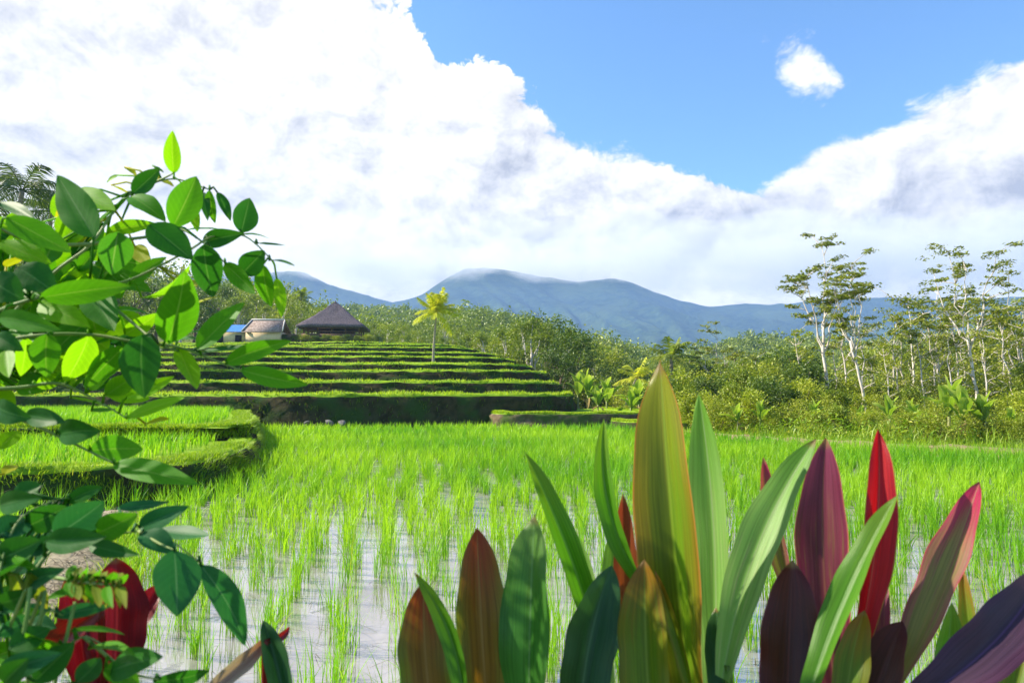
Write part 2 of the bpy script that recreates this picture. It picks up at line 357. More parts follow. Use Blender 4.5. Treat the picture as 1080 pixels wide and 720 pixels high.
# water: a film of muddy water that mirrors the sky
m, nt, b, out = newmat('paddy water')
tcn = nd(nt, 'ShaderNodeTexCoord'); n = b.noise(tcn.outputs['Object'], 5.5, 3, .5); n2 = b.noise(tcn.outputs['Object'], 1.3, 5, .6)
col = b.mix(b.ss(n2, .35, .65), (.20, .175, .16), (.31, .28, .275))
n3 = b.noise(tcn.outputs['Object'], 2.6, 6, .65); mudf = b.ss(n3, .60, .66)
col = b.mix(mudf, col, b.mix(n, (.05, .04, .028), (.12, .095, .065)))
p = bsdf(nt, col, b.m('ADD', .06, b.m('MULTIPLY', mudf, .4)), 1.0, n, .04, .02); p.inputs['IOR'].default_value = 2.5
nt.links.new(p.outputs[0], out.inputs[0]); M_water = m

# ------------------------------------------------------------------ terrain
TERR = [(31, 1.47, 3.6), (36, 2.17, 3.4), (41, 2.95, 2.7), (46, 3.57, 1.7), (52, 4.40, .5), (58, 5.16, -1.0), (64, 6.0, -2.9), (70, 6.7, -5.0), (76, 7.3, -7.6), (82, 7.8, -11.5)]
BED1 = [(-40, 7.6), (-16, 8.4), (-8, 9.0), (-6.2, 9.5), (-5.1, 10.4), (-5.1, 12), (-5.7, 14.5), (-6.7, 17.5), (-8.4, 22), (-10.2, 26.5), (-11.8, 31)]
BED2 = [(-40, 14.6), (-9, 15.6), (-7.4, 16.4), (-7.2, 18), (-8.6, 22), (-10.6, 26.5), (-12.2, 31)]
FIELD_R = [(4.5, 32), (5.4, 27.5), (6.3, 24.2), (8.0, 21), (10.4, 18.3), (12.8, 16), (15.5, 13.4), (21, 10.5), (28, 7)]
def smooth_poly(p, n=8):
    p = np.asarray(p, float); out = []
    for i in range(len(p)-1):
        p0 = p[max(0, i-1)]; p1 = p[i]; p2 = p[i+1]; p3 = p[min(len(p)-1, i+2)]
        for t in np.linspace(0, 1, n, endpoint=False):
            out.append(.5*((2*p1)+(-p0+p2)*t+(2*p0-5*p1+4*p2-p3)*t*t+(-p0+3*p1-3*p2+p3)*t**3))
    out.append(p[-1]); return np.array(out)
def fr_x(y): a = np.array(FIELD_R); return np.interp(y, a[::-1, 1], a[::-1, 0])
def b1_x(y): a = np.array(BED1)[3:]; return np.interp(y, a[:, 1], a[:, 0])
def in_field(x, y):
    return (y > 3.0) & (y < 31.2) & (x < fr_x(y)) & np.where(y < 9.3, (x > -30) & (y < 8.2+(x+16)*.08), x > b1_x(y))
def terr_z(y): a = np.array(TERR); return np.interp(y, a[:, 0], a[:, 1], left=0)
def terr_x(y): a = np.array(TERR); return np.interp(y, a[:, 0], a[:, 2])
def sstep(a, b_, x): t = np.clip((x-a)/(b_-a), 0, 1); return t*t*(3-2*t)
def ridge(x, y, az0, az1, D, zt, wd):
    az = x/np.maximum(y, 1)
    e = sstep(az0-.12, az0+.1, az)*(1-sstep(az1-.1, az1+.12, az))
    return zt*e*np.exp(-((y-D)/wd)**2)
def vnoise(x, y):
    return (np.sin(x*.031+1.3)*np.sin(y*.027+.4)+.5*np.sin(x*.083+y*.051)+.5*np.sin(x*.047-y*.091+2))*.5
def hgt(x, y):
    x = np.asarray(x, float); y = np.asarray(y, float)
    z = np.full(x.shape, .12)
    # bank on the right and slope down to the valley
    d = x-fr_x(y)
    z = z-4.5*sstep(30, 75, y)*sstep(-2, 12, x-.03*y)
    hill = sstep(29.5, 33, y)*(1-sstep(-1.5, 4, x-terr_x(y)))
    zt = terr_z(y-3)-1.4-.02*np.maximum(0, y-88)+2.5*sstep(100, 160, y)
    z = z*(1-hill)+zt*hill
    far = sstep(70, 160, y)
    z = z+far*(vnoise(x, y)*5)
    z = z+ridge(x, y, -.08, .22, 250, 17, 90)+ridge(x, y, .26, 1.3, 430, 32, 150)+ridge(x, y, -.5, .02, 480, 50, 160)+ridge(x, y, -1.4, -.30, 260, 20, 110)
    z = z+sstep(600, 1000, y)*25
    f = (y > 2.4) & (y < 32) & (x < fr_x(np.clip(y, 7, 32))+.3) & (x > -40)
    z = np.where(f, -.3, z)
    z = np.where((y <= 2.6), .32, z)
    return z
def sheet(name, xs, ys, fn, mat, smooth=True):
    X, Y = np.meshgrid(xs, ys); Z = fn(X, Y); V = np.stack([X, Y, Z], -1).reshape(-1, 3); nx = len(xs); ny = len(ys)
    i, j = np.meshgrid(np.arange(ny-1), np.arange(nx-1), indexing='ij'); a = (i*nx+j).ravel()
    mb = MB(); mb.add(V, quads=np.stack([a, a+1, a+1+nx, a+nx], 1)); return mb.build(name, mat, smooth=smooth)
xs = np.concatenate([np.linspace(-4300, -120, 50), np.linspace(-110, -45, 20), np.linspace(-42, 42, 130), np.linspace(45, 110, 20), np.linspace(120, 4300, 50)])
ys = np.concatenate([[-90, -40, -12, -4, 1.5, 2.3, 2.6, 2.9], np.linspace(3.5, 100, 150), np.linspace(103, 700, 90), np.linspace(730, 3600, 40)])
tag(sheet('ground', xs, ys, hgt, M_ground), kind='structure')
# camera-side bank
cx = np.linspace(-12, 14, 90); cyy = np.linspace(-1.5, 2.75, 26)
tag(sheet('bank', cx, cyy, lambda X, Y: .37+.05*np.sin(X*3)*np.sin(Y*4)-.75*sstep(2.0, 2.75, Y+.08*np.sin(X*5)), M_bank), kind='structure')

def polysheet(name, pts, z, mat):
    mb = MB(); V = [(x, y, z) for x, y in pts]; mb.add(V, ngons=[list(range(len(V)))])
    o = mb.build(name, mat); return o
# paddy water
left_edge = [(-40, 2.5), (-40, 7.9)]+[(x, y+.4) for x, y in BED1[1:3]]+[(x-.35, y+.3) for x, y in BED1[3:]]
water_pts = [(28, 2.5), (-40, 2.5)]+[(-40, 7.9)]+[(x-.4, y+.3) for x, y in BED1[1:]]+[(4.4, 32.5)]+[(x+.3, y) for x, y in FIELD_R]
wo_ = polysheet('water', water_pts[::-1], 0.0, M_water); tag(wo_, kind='structure')
tag(polysheet('mud', [(x, y) for x, y in water_pts][::-1], -.12, M_mud), kind='structure')

grass_parts = []     # (points, density...) collected for the grass stuff
def ledge(name, curve, z0, z1, mat_r, mat_t, back, lip=.10, flare=.35, bump=.10, seed=0, rise=0.0):
    """an earth step: riser along the curve, soft lip, flat tread behind it"""
    c = np.asarray(curve, float); t = np.gradient(c, axis=0); t /= np.linalg.norm(t, axis=1)[:, None]
    nrm = np.stack([t[:, 1], -t[:, 0]], 1)                       # outwards (towards the viewer side)
    r = np.random.default_rng(seed); m = len(c); hgt_ = z1-z0
    prof = [(flare, 0.0), (flare*.75, .18), (flare*.45, .42), (flare*.30, .66), (flare*.16, .86), (.02, 1.0), (-.16, 1.0+lip/hgt_), (-.38, 1.0+lip*.9/hgt_), (-.6, 1.0)]+([(-4.3, 1.0+rise/hgt_)] if rise else [])
    s = np.concatenate([[0], np.cumsum(np.linalg.norm(np.diff(c, axis=0), axis=1))])
    rows = []
    for k, (o, zf) in enumerate(prof):
        nz = bump*(np.sin(s*2.1+k*1.7+seed)+.7*np.sin(s*4.7-k*2.3+seed)+.6*r.normal(size=m))*.5
        if k >= 8: nz = nz*0
        off = o+nz; zz = z0+zf*hgt_+(nz*.25 if 0 < k < len(prof)-1 else 0)
        rows.append(np.stack([c[:, 0]+nrm[:, 0]*off, c[:, 1]+nrm[:, 1]*off, np.broadcast_to(zz, (m,))], 1))
    V = np.concatenate(rows); q = []
    for k in range(len(prof)-1):
        a = np.arange(m-1)+k*m; q.append(np.stack([a, a+1, a+1+m, a+m], 1))
    mb = MB(); mb.add(V, quads=np.concatenate(q)); 
    inner = rows[-1]
    tp = [tuple(p) for p in inner]+[(x, y, z1+rise) for x, y in back]
    nq = sum(len(x) for x in q)
    mb.add(tp, ngons=[list(range(len(tp)))])
    o = mb.build(name, [mat_r, mat_t]); 
    mi = np.zeros(len(o.data.polygons), np.int32); mi[-1] = 1; mi[5*(m-1):nq] = 1
    o.data.polygons.foreach_set('material_index', mi); sm = np.ones(len(mi), bool); sm[-1] = False; o.data.polygons.foreach_set('use_smooth', sm)
    tag(o, kind='structure'); grass_parts.append((c, nrm, z0, z1, lip, flare, rise)); return o
TC = []
for k, (D, z, xr) in enumerate(TERR):
    r = 4.2; xs_ = np.arange(-62, xr-r, .45)
    yw = D+.5*np.sin(xs_*.21+k*1.9)+.3*np.sin(xs_*.53+k)+(-1.6*np.exp(-((xs_+9)/3.2)**2) if k == 0 else 0)-(1.3*np.exp(-((xs_+20)/6)**2) if k in (3, 6, 8) else 0)
    y1 = yw[-1]; an = np.linspace(0, pi/2, 14)[1:]
    arc = [(xs_[-1]+r*sin(a), y1+r*1.6*(1-cos(a))) for a in an]
    tail_y = np.arange(arc[-1][1]+.6, 108, .9); tail = [(arc[-1][0]-.10*(ty-arc[-1][1])+.3*sin(ty*.3+k), ty) for ty in tail_y]
    c = np.array(list(zip(xs_, yw))+arc+tail); TC.append(c)
    fr_ = lambda q: (.22 if q < 3 else .45)*(TERR[q+1][1]-TERR[q][1]) if q < len(TERR)-1 else 0.0
    z0 = TERR[k-1][1]-.03+fr_(k-1)*.8 if k else -.1
    ledge('terrace', c, z0, z, M_earth, M_tread, [(c[-1, 0]-.7, 112-k*.1), (-66, 112-k*.1), (-66, c[0, 1]+.6)], lip=.12, flare=.4, bump=.16, seed=k, rise=fr_(k))
b1 = smooth_poly(BED1, 9); b2 = smooth_poly(BED2, 9)
ledge('terrace', b1, -.15, .50, M_earth, M_tread, [(-13, 32), (-44, 32), (-44, 8.2)], lip=.07, flare=.28, bump=.12, seed=21)
ledge('terrace', b2, .48, .80, M_earth, M_tread, [(-14, 32.3), (-44, 32.3), (-44, 15.2)], lip=.06, flare=.16, bump=.07, seed=22)
# low earth ledge at the foot of the steps on the right
b3 = smooth_poly([(-1.2, 31.5), (-.6, 29.6), (1, 29.2), (3.6, 29.3), (5.4, 29.8), (6.4, 31.2), (6.6, 34), (5.5, 40)], 7)
ledge('terrace', b3, -.1, .70, M_brown, M_tread, [(-1.0, 40), (-1.4, 33)], lip=.08, flare=.3, bump=.10, seed=23)
b4 = smooth_poly([(4.2, 29.9), (4.8, 27.6), (6.2, 26.6), (8.0, 27.2), (9.2, 29.5), (9.4, 33)], 7)
ledge('terrace', b4, -.1, .42, M_earth, M_tread, [(5.0, 33)], lip=.06, flare=.3, bump=.10, seed=24)
# bund with a footpath along the right edge of the paddy
fr = smooth_poly(FIELD_R, 8)[::-1]
off = [(-.25, -.1), (-.05, .14), (.1, .22), (.75, .22), (.95, .14), (1.3, .08)]
t = np.gradient(fr, axis=0); t /= np.linalg.norm(t, axis=1)[:, None]; nr = np.stack([t[:, 1], -t[:, 0]], 1)
mb = MB(); rows = [np.stack([fr[:, 0]+nr[:, 0]*o+.06*rng.normal(size=len(fr)), fr[:, 1]+nr[:, 1]*o, np.full(len(fr), z)+.02*rng.normal(size=len(fr))], 1) for o, z in off]
q = np.concatenate([np.stack([np.arange(len(fr)-1)+k*len(fr), np.arange(len(fr)-1)+1+k*len(fr), np.arange(len(fr)-1)+1+(k+1)*len(fr), np.arange(len(fr)-1)+(k+1)*len(fr)], 1) for k in range(len(off)-1)])
mb.add(np.concatenate(rows), quads=q); tag(mb.build('path', M_bund, smooth=True), kind='structure')
# dry straw bund by the left shrub
sb = smooth_poly([(-3.9, 3.2), (-3.5, 4.6), (-3.75, 5.8), (-4.6, 7.0), (-5.0, 8.6)], 8)
t = np.gradient(sb, axis=0); t /= np.linalg.norm(t, axis=1)[:, None]; nr = np.stack([t[:, 1], -t[:, 0]], 1)
mb = MB(); m_ = len(sb); rows = [np.stack([sb[:, 0]+nr[:, 0]*o, sb[:, 1]+nr[:, 1]*o, np.full(m_, z)+.025*rng.normal(size=m_)], 1) for o, z in [(-.42, -.1), (-.3, .04), (-.12, .09), (.12, .10), (.3, .04), (.42, -.1)]]
q = np.concatenate([np.stack([np.arange(m_-1)+k*m_, np.arange(m_-1)+1+k*m_, np.arange(m_-1)+1+(k+1)*m_, np.arange(m_-1)+(k+1)*m_], 1) for k in range(5)])
mb.add(np.concatenate(rows), quads=q); tag(mb.build('path', plain('dry straw', (.16, .125, .08), (.34, .29, .20), 26, .9, .2, .8, .02, c3=(.28, .24, .16)), smooth=True), kind='structure')

# mountains
def mountain(name, prof, D, depth, zb, seed, rough, mat):
    prof = np.array(prof, float); azs = np.linspace(prof[0, 0], prof[-1, 0], 520); pyv = np.interp(azs, prof[:, 0], prof[:, 1])
    r = np.random.default_rng(seed); ph = r.uniform(0, 6.28, 40); fq = np.exp(r.uniform(np.log(4), np.log(110), 40))
    def nz(u, v): 
        s = 0
        for k in range(40): s = s+np.sin(u*fq[k]+ph[k]+v*(2.1+(k % 5)))/fq[k]**.75
        return s
    vs_ = np.linspace(0, 1.25, 70); rows = []
    for v in vs_:
        d = D-depth*(1-v)
        x = (azs-540)/F*D*1.0
        rise = v if v <= 1 else 1-(v-1)*2
        top = np.array([P(a, p, D)[2] for a, p in zip(azs, pyv)])
        z = zb+(top-zb)*(rise**1.25 if rise > 0 else 0)
        uu = x/D
        z = z+rough*max(.12, 1-abs(v-.5)*1.9)*(.8-np.abs(nz(uu*4+.25*v+.05*np.sin(v*9), v*1.2))*1.0)-rough*.15
        if v == 1.0 or abs(v-1) < .02: z = z
        rows.append(np.stack([x+0*v, np.full_like(x, d)+30*np.sin(uu*30), z], 1))
    V = np.concatenate(rows); n = len(azs); q = np.concatenate([np.stack([np.arange(n-1)+k*n, np.arange(n-1)+1+k*n, np.arange(n-1)+1+(k+1)*n, np.arange(n-1)+(k+1)*n], 1) for k in range(len(vs_)-1)])
    mb = MB(); mb.add(V, quads=q); o = mb.build(name, mat, smooth=True); tag(o, kind='structure'); return o
M_mount = plain('mountain forest', (.016, .038, .020), (.048, .082, .032), .03, .95, .05, 1.0, 14, detail=8, c3=(.05, .08, .03))
mountain('mountain', [(-700, 330), (-200, 300), (60, 290), (200, 290), (300, 282), (322, 286), (345, 299), (380, 309), (420, 316), (560, 330), (800, 345), (1000, 350)], 3300, 1400, 20, 4, 60, M_mount)
mountain('mountain', [(300, 340), (380, 323), (430, 312), (452, 303), (472, 291), (490, 283), (515, 282), (545, 285), (580, 290), (610, 295), (640, 292), (665, 297), (690, 306), (720, 314), (750, 319), (800, 320), (840, 317), (900, 312), (980, 314), (1080, 312), (1300, 318), (1700, 335)], 3000, 1500, 20, 9, 62, M_mount)
# ------------------------------------------------------------------ haze
HZ = MB(); box(HZ, (-4500, -160, -14), (4500, 3900, 388))
m, nt, b, out = newmat('haze air'); pv = nd(nt, 'ShaderNodeVolumePrincipled'); pv.inputs['Color'].default_value = (.34, .55, 1.0, 1); pv.inputs['Density'].default_value = .00021
pv.inputs['Anisotropy'].default_value = .1; nt.links.new(pv.outputs[0], out.inputs['Volume'])
hz = HZ.build('haze', m); tag(hz, kind='stuff')

# cloud bank lying on the summits, above the haze
cb = MB(); box(cb, (-2400, 2250, 392), (4300, 3420, 800))
m, nt, b, out = newmat('summit cloud'); tcn = nd(nt, 'ShaderNodeTexCoord'); sp = nd(nt, 'ShaderNodeSeparateXYZ'); nt.links.new(tcn.outputs['Object'], sp.inputs[0])
n1 = b.noise(tcn.outputs['Object'], .0042, 6, .62); n2 = b.noise(tcn.outputs['Object'], .0011, 2, .5)
zz_ = b.m('SUBTRACT', sp.outputs[2], b.m('MULTIPLY', b.ss(sp.outputs[0], -450, -900), 75.0))
edge = b.m('MULTIPLY', b.ss(zz_, 392, 545), b.m('MULTIPLY', b.ss(sp.outputs[2], 800, 640), b.m('MULTIPLY', b.ss(sp.outputs[1], 2250, 2550), b.m('MULTIPLY', b.ss(sp.outputs[0], -2400, -1800), b.ss(sp.outputs[0], 4300, 3400)))))
dn = b.m('MULTIPLY', b.ss(b.m('ADD', b.m('ADD', n1, b.m('MULTIPLY', n2, .5)), b.m('MULTIPLY', edge, .32)), .92, 1.12), b.m('MULTIPLY', edge, .010))
pv = nd(nt, 'ShaderNodeVolumePrincipled'); pv.inputs['Color'].default_value = (.99, .985, .98, 1); b.put(pv.inputs['Density'], dn); pv.inputs['Anisotropy'].default_value = .3
nt.links.new(pv.outputs[0], out.inputs['Volume']); tag(cb.build('cloud', m), kind='structure')
cy.volume_step_rate = 4; cy.volume_max_steps = 64; cy.volume_bounces = 2

# ------------------------------------------------------------------ grass on the terrace edges (stuff)
def along(c, step):
    s = np.concatenate([[0], np.cumsum(np.linalg.norm(np.diff(c, axis=0), axis=1))]); n = int(s[-1]/step); u = np.sort(rng.uniform(0, s[-1], n))
    return u, s
lipmb, risemb, nearmb = MB(), MB(), MB()
for gi, (c, nrm, z0, z1, lip, fl, rise) in enumerate(grass_parts):
    D = np.median(c[:, 1]); near = gi >= len(TERR)
    vis = (c[:, 0] > -.85*c[:, 1]-4); c2 = c[vis]; n2 = nrm[vis]
    if len(c2) < 3: continue
    dist = max(8, c2[:, 1].min())
    wd = .0011*dist+.004
    for layer, (o0, o1, hh, st, dst) in enumerate([(-.5, -.02, .24, .009, lipmb), (-4.1, -.4, .22, .0055, lipmb)]):
        st = st*(dist/22 if not near else .13)
        if layer == 1 and near: continue
        u, s = along(c2, st); n = len(u)
        x = np.interp(u, s, c2[:, 0]); y = np.interp(u, s, c2[:, 1]); ox = np.interp(u, s, n2[:, 0]); oy = np.interp(u, s, n2[:, 1])
        o = rng.uniform(o0, o1, n); z = np.where(o < 0, z1+lip*.7*(o > -.7)+rise*np.clip((-o-.6)/3.7, 0, 1), z1-.2*(o/.25)*(z1-z0)*.6)
        patch = .8+.25*np.sin(u*.9+gi)*np.sin(u*.37+1)+.25*np.sin(u*2.3+gi*3)
        h = hh*rng.uniform(.5, 1.2, n)*patch*(.5 if near else (1 if gi < 2 else .78))
        if near and gi < len(TERR)+2: dst = nearmb
        blades(dst, np.stack([x+ox*o, y+oy*o, z-.02], 1), h, wd*rng.uniform(.7, 1.3, n), rng.uniform(.1, .7, n), rng.uniform(0, 6.28, n), seg=2)
    if gi >= len(TERR)+2: continue
    u, s = along(c2, .02*(dist/26 if not near else .10)); n = len(u); x = np.interp(u, s, c2[:, 0]); y = np.interp(u, s, c2[:, 1]); ox = np.interp(u, s, n2[:, 0]); oy = np.interp(u, s, n2[:, 1])
    f = rng.random(n)**.8; o = fl*(1-f)*.75+.02; z = z0+.05+f*(z1-z0-.05); a = np.arctan2(oy, ox)+rng.normal(0, .7, n)
    keep = (np.sin(u*.8+gi*2)+np.sin(u*2.3+f*4)+rng.normal(0, .8, n)) > (-.6 if near else (.5 if gi else .9-1.6*np.exp(-((x+9)/4)**2)))
    blades(nearmb if near else risemb, np.stack([x+ox*o, y+oy*o, z], 1)[keep], (.24*rng.uniform(.5, 1.3, n)*(.6 if near else 1))[keep], (wd*1.2), rng.uniform(.5, 1.3, n)[keep], a[keep], seg=2)
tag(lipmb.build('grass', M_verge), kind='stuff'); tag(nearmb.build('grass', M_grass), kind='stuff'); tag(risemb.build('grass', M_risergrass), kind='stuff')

# ------------------------------------------------------------------ rice
ROW = math.atan2(-130, 700); rd = np.array([sin(ROW), cos(ROW)]); rp = np.array([cos(ROW), -sin(ROW)])
SP, ST = .39, .20
ii, jj = np.meshgrid(np.arange(-140, 141), np.arange(-60, 260), indexing='ij')
wobble = .10*np.sin(jj*.09+ii*.35)+.05*np.sin(jj*.31+ii*1.3)
pos = (ii[..., None]*SP+wobble[..., None]+rng.normal(0, .075, ii.shape+(1,)))*rp+(jj[..., None]*ST+rng.normal(0, .06, ii.shape+(1,)))*rd
pos = pos.reshape(-1, 2); pos = pos[rng.random(len(pos)) > .10]
x, y = pos[:, 0], pos[:, 1]
ok = in_field(x, y) & (np.abs(x) < .82*y+1.2) & (y > 3.15)
edge_b = np.hypot(x+4.1, y-6) < .0
pos = pos[ok]
dsb = np.min(np.hypot(pos[:, None, 0]-sb[None, :, 0], pos[:, None, 1]-sb[None, :, 1]), 1); pos = pos[dsb > .42]
dist = np.hypot(pos[:, 0], pos[:, 1]); vis = (np.abs(pos[:, 0]) < .80*pos[:, 1]+.25)
order = np.argsort(np.where(vis, dist, 1e6)); hero = order[:270]; rest = order[270:]
def clump(n, h, w, seg, spread=.035):
    mb = MB(); base = np.concatenate([rng.normal(0, spread, (n, 2)), np.zeros((n, 1))-.02], 1)
    ln = np.abs(rng.normal(.28, .24, n)); hh = h*rng.uniform(.55, 1.1, n)
    blades(mb, base, hh, w*rng.uniform(.7, 1.3, n), ln, rng.uniform(0, 6.28, n), seg=seg, curl=.9)
    return mb
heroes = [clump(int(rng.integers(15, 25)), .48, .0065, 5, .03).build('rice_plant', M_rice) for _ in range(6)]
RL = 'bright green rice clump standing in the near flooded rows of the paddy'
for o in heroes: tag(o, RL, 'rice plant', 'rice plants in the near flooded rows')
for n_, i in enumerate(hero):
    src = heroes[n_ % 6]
    if n_ < 6: o = src
    else: o = src.copy(); COL.objects.link(o)
    o.location = (pos[i, 0], pos[i, 1], 0); o.rotation_euler = (0, 0, rng.uniform(0, 6.28)); s = rng.uniform(.75, 1.12); o.scale = (s, s, s*rng.uniform(.8, 1.12))
# the remaining field: one sheet of rice nobody could count
rmb = MB()
pr = pos[rest]; dr = np.hypot(pr[:, 0], pr[:, 1])
for lo, hi, nb, w, seg in [(0, 9, 20, .009, 4), (9, 14, 22, .012, 3), (14, 22, 18, .018, 2), (22, 60, 9, .034, 2)]:
    p_ = pr[(dr >= lo) & (dr < hi)]; n = len(p_)
    if n == 0: continue
    tone = np.clip(.5+.22*np.sin(p_[:, 0]*.7+p_[:, 1]*.3)+.22*np.sin(p_[:, 1]*.9-p_[:, 0]*.25)+rng.normal(0, .12, n), 0, 1)
    pp = np.repeat(p_, nb, 0); N = len(pp); hs = np.repeat(rng.uniform(.8, 1.1, n), nb)
    base = np.concatenate([pp+rng.normal(0, .04, (N, 2)), np.full((N, 1), -.02)], 1)
    blades(rmb, base, .46*hs*rng.uniform(.55, 1.1, N), w*rng.uniform(.7, 1.3, N), np.abs(rng.normal(.28, .22, N)), rng.uniform(0, 6.28, N), seg=seg, curl=.9, rnd=np.clip(np.repeat(tone, nb)+rng.normal(0, .18, N), 0, 1))
def bedrice(poly, zb, ylo, yhi, xmin, xedge, h=.36):
    X, Y = np.meshgrid(np.arange(-30, 0, .42), np.arange(ylo, yhi, .24)); p_ = np.stack([X.ravel(), Y.ravel()], 1)+rng.normal(0, .05, (X.size, 2))
    k = (p_[:, 0] < xedge(p_[:, 1])) & (p_[:, 0] > xmin(p_[:, 1])); p_ = p_[k]; nb = 11; pp = np.repeat(p_, nb, 0); N = len(pp)
    blades(rmb, np.concatenate([pp+rng.normal(0, .06, (N, 2)), np.full((N, 1), zb)], 1), h*rng.uniform(.5, 1.1, N), .02, np.abs(rng.normal(.3, .22, N)), rng.uniform(0, 6.28, N), seg=2)
a1 = np.array(BED1); a2 = np.array(BED2)
bedrice(None, .50, 9.3, 15.5, lambda y: -.85*y-2, lambda y: np.minimum(np.interp(y, a1[3:, 1], a1[3:, 0])-.8, np.where(y < 10.6, -6.4, 99)))
bedrice(None, .80, 16.2, 30.5, lambda y: -.85*y-2, lambda y: np.interp(y, a2[2:, 1], a2[2:, 0])-.7)
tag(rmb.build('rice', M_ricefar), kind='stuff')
# dead bits and old straw floating on the water between the near rows
fl = MB(); n = 420; yy = rng.uniform(3.2, 9, n); xx = rng.uniform(-.75, .6, n)*yy
okf = in_field(xx, yy); nn = okf.sum(); blades(fl, np.stack([xx, yy, np.full(n, .004)], 1)[okf], rng.uniform(.02, .05, nn), .006, rng.uniform(3, 8, nn), rng.uniform(0, 6.28, nn), seg=3, curl=.3)
n = 1500; u = rng.integers(0, len(sb), n); pt = sb[u]+rng.normal(0, .17, (n, 2)); blades(fl, np.stack([pt[:, 0], pt[:, 1], np.full(n, .095)+rng.normal(0, .012, n)], 1), rng.uniform(.03, .07, n), .007, rng.uniform(2, 5, n), rng.uniform(0, 6.28, n), seg=3, curl=.3)
tag(fl.build('debris', plain('rotting straw', (.05, .04, .025), (.14, .11, .07), 20)), kind='stuff')

# bank grass near the camera and on the right verge / behind the path (stuff)
gmb = MB(); n = 9000
gx_, gy_ = rng.uniform(-4, 4.5, n), rng.uniform(.2, 2.5, n)
blades(gmb, np.stack([gx_, gy_, .37-.7*sstep(2.0, 2.75, gy_)], 1), rng.uniform(.05, .22, n), .006, rng.uniform(.2, 1., n), rng.uniform(0, 6.28, n), seg=3)
s_ = np.repeat(np.arange(len(fr)), 240); n = len(s_); o = np.where(rng.random(n) < .3, rng.uniform(-.25, .15, n), rng.uniform(.6, 2.8, n)); k = (rng.random(n) < .9)
t = np.gradient(fr, axis=0); t /= np.linalg.norm(t, axis=1)[:, None]; nr = np.stack([t[:, 1], -t[:, 0]], 1)
jit = rng.normal(0, .25, (n, 2)); px_ = fr[s_]+nr[s_]*o[:, None]+jit
zz = np.interp(o, [-.3, 0, .1, .75, 1.3, 3], [-.05, .14, .2, .2, .08, .1])
blades(gmb, np.stack([px_[:, 0], px_[:, 1], zz], 1), rng.uniform(.08, .3, n)*np.where(o > 1.2, 1.5, .7), .016, rng.uniform(.2, 1., n), rng.uniform(0, 6.28, n), seg=2)
n = 2600; u = rng.integers(0, len(sb), n); side = rng.choice([-1, 1], n)*rng.uniform(.3, .55, n); t = np.gradient(sb, axis=0); t /= np.linalg.norm(t, axis=1)[:, None]; nr = np.stack([t[:, 1], -t[:, 0]], 1)
pt = sb[u]+nr[u]*side[:, None]+rng.normal(0, .07, (n, 2)); blades(gmb, np.stack([pt[:, 0], pt[:, 1], np.full(n, .03)], 1), rng.uniform(.08, .35, n), .009, rng.uniform(.2, .9, n), rng.uniform(0, 6.28, n), seg=3)
tag(gmb.build('grass', M_grass), kind='stuff')

# ------------------------------------------------------------------ trees
def limb(p0, p1, n=6, sag=.0, wob=.05):
    t = np.linspace(0, 1, n)[:, None]; p0 = np.asarray(p0, float); p1 = np.asarray(p1, float); L = np.linalg.norm(p1-p0)
    p = p0+(p1-p0)*t; p[:, 2] += sag*L*4*(t*(1-t))[:, 0]; p[1:-1] += rng.normal(0, wob*L*.3, (n-2, 3)); return p
def crown_cards(mb, centres, rad, per, size, flat=1.0, up=.5):
    for i, c in enumerate(centres):
        r = rad*rng.uniform(.7, 1.3); n = int(per*rng.uniform(.7, 1.2))
        d = rng.normal(size=(n, 3)); d /= np.linalg.norm(d, axis=1)[:, None]; d *= (rng.random((n, 1))**.45)*r; d[:, 2] *= flat
        leafcards(mb, np.asarray(c)+d, size, np.clip(rng.normal(rng.uniform(.2, .8), .2, n), 0, 1), up)
def broad_tree(name, h, w, mat, bark, ncl, per, size, rad, low=.25, spread=1.0):
    root = thing(name, '', 'tree'); tr, cr = MB(), MB()
    top = np.array([rng.normal(0, .03*h), rng.normal(0, .03*h), h*.62]); tp = limb((0, 0, -.3), top, 8, 0, .04)
    tube(tr, tp, np.linspace(.028*h, .012*h, 8), 8)
    cs = []
    for i in range(ncl):
        z = rng.uniform(low, 1.0); rr = w*.5*math.sqrt(max(.06, 1-((z-.55)/.52)**2))*rng.uniform(.35, 1.0)*spread; a = rng.uniform(0, 6.28)
        cs.append((rr*cos(a), rr*sin(a), h*z*.95))
    for c in cs[:14]:
        k = rng.uniform(.35, .95); tube(tr, limb(tp[int(k*7)], c, 5, .05, .08), np.linspace(.010*h, .003*h, 5), 5)
    crown_cards(cr, cs, rad, per, size)
    tr.build('trunk', bark, root, True); cr.build('crown', mat, root); return root
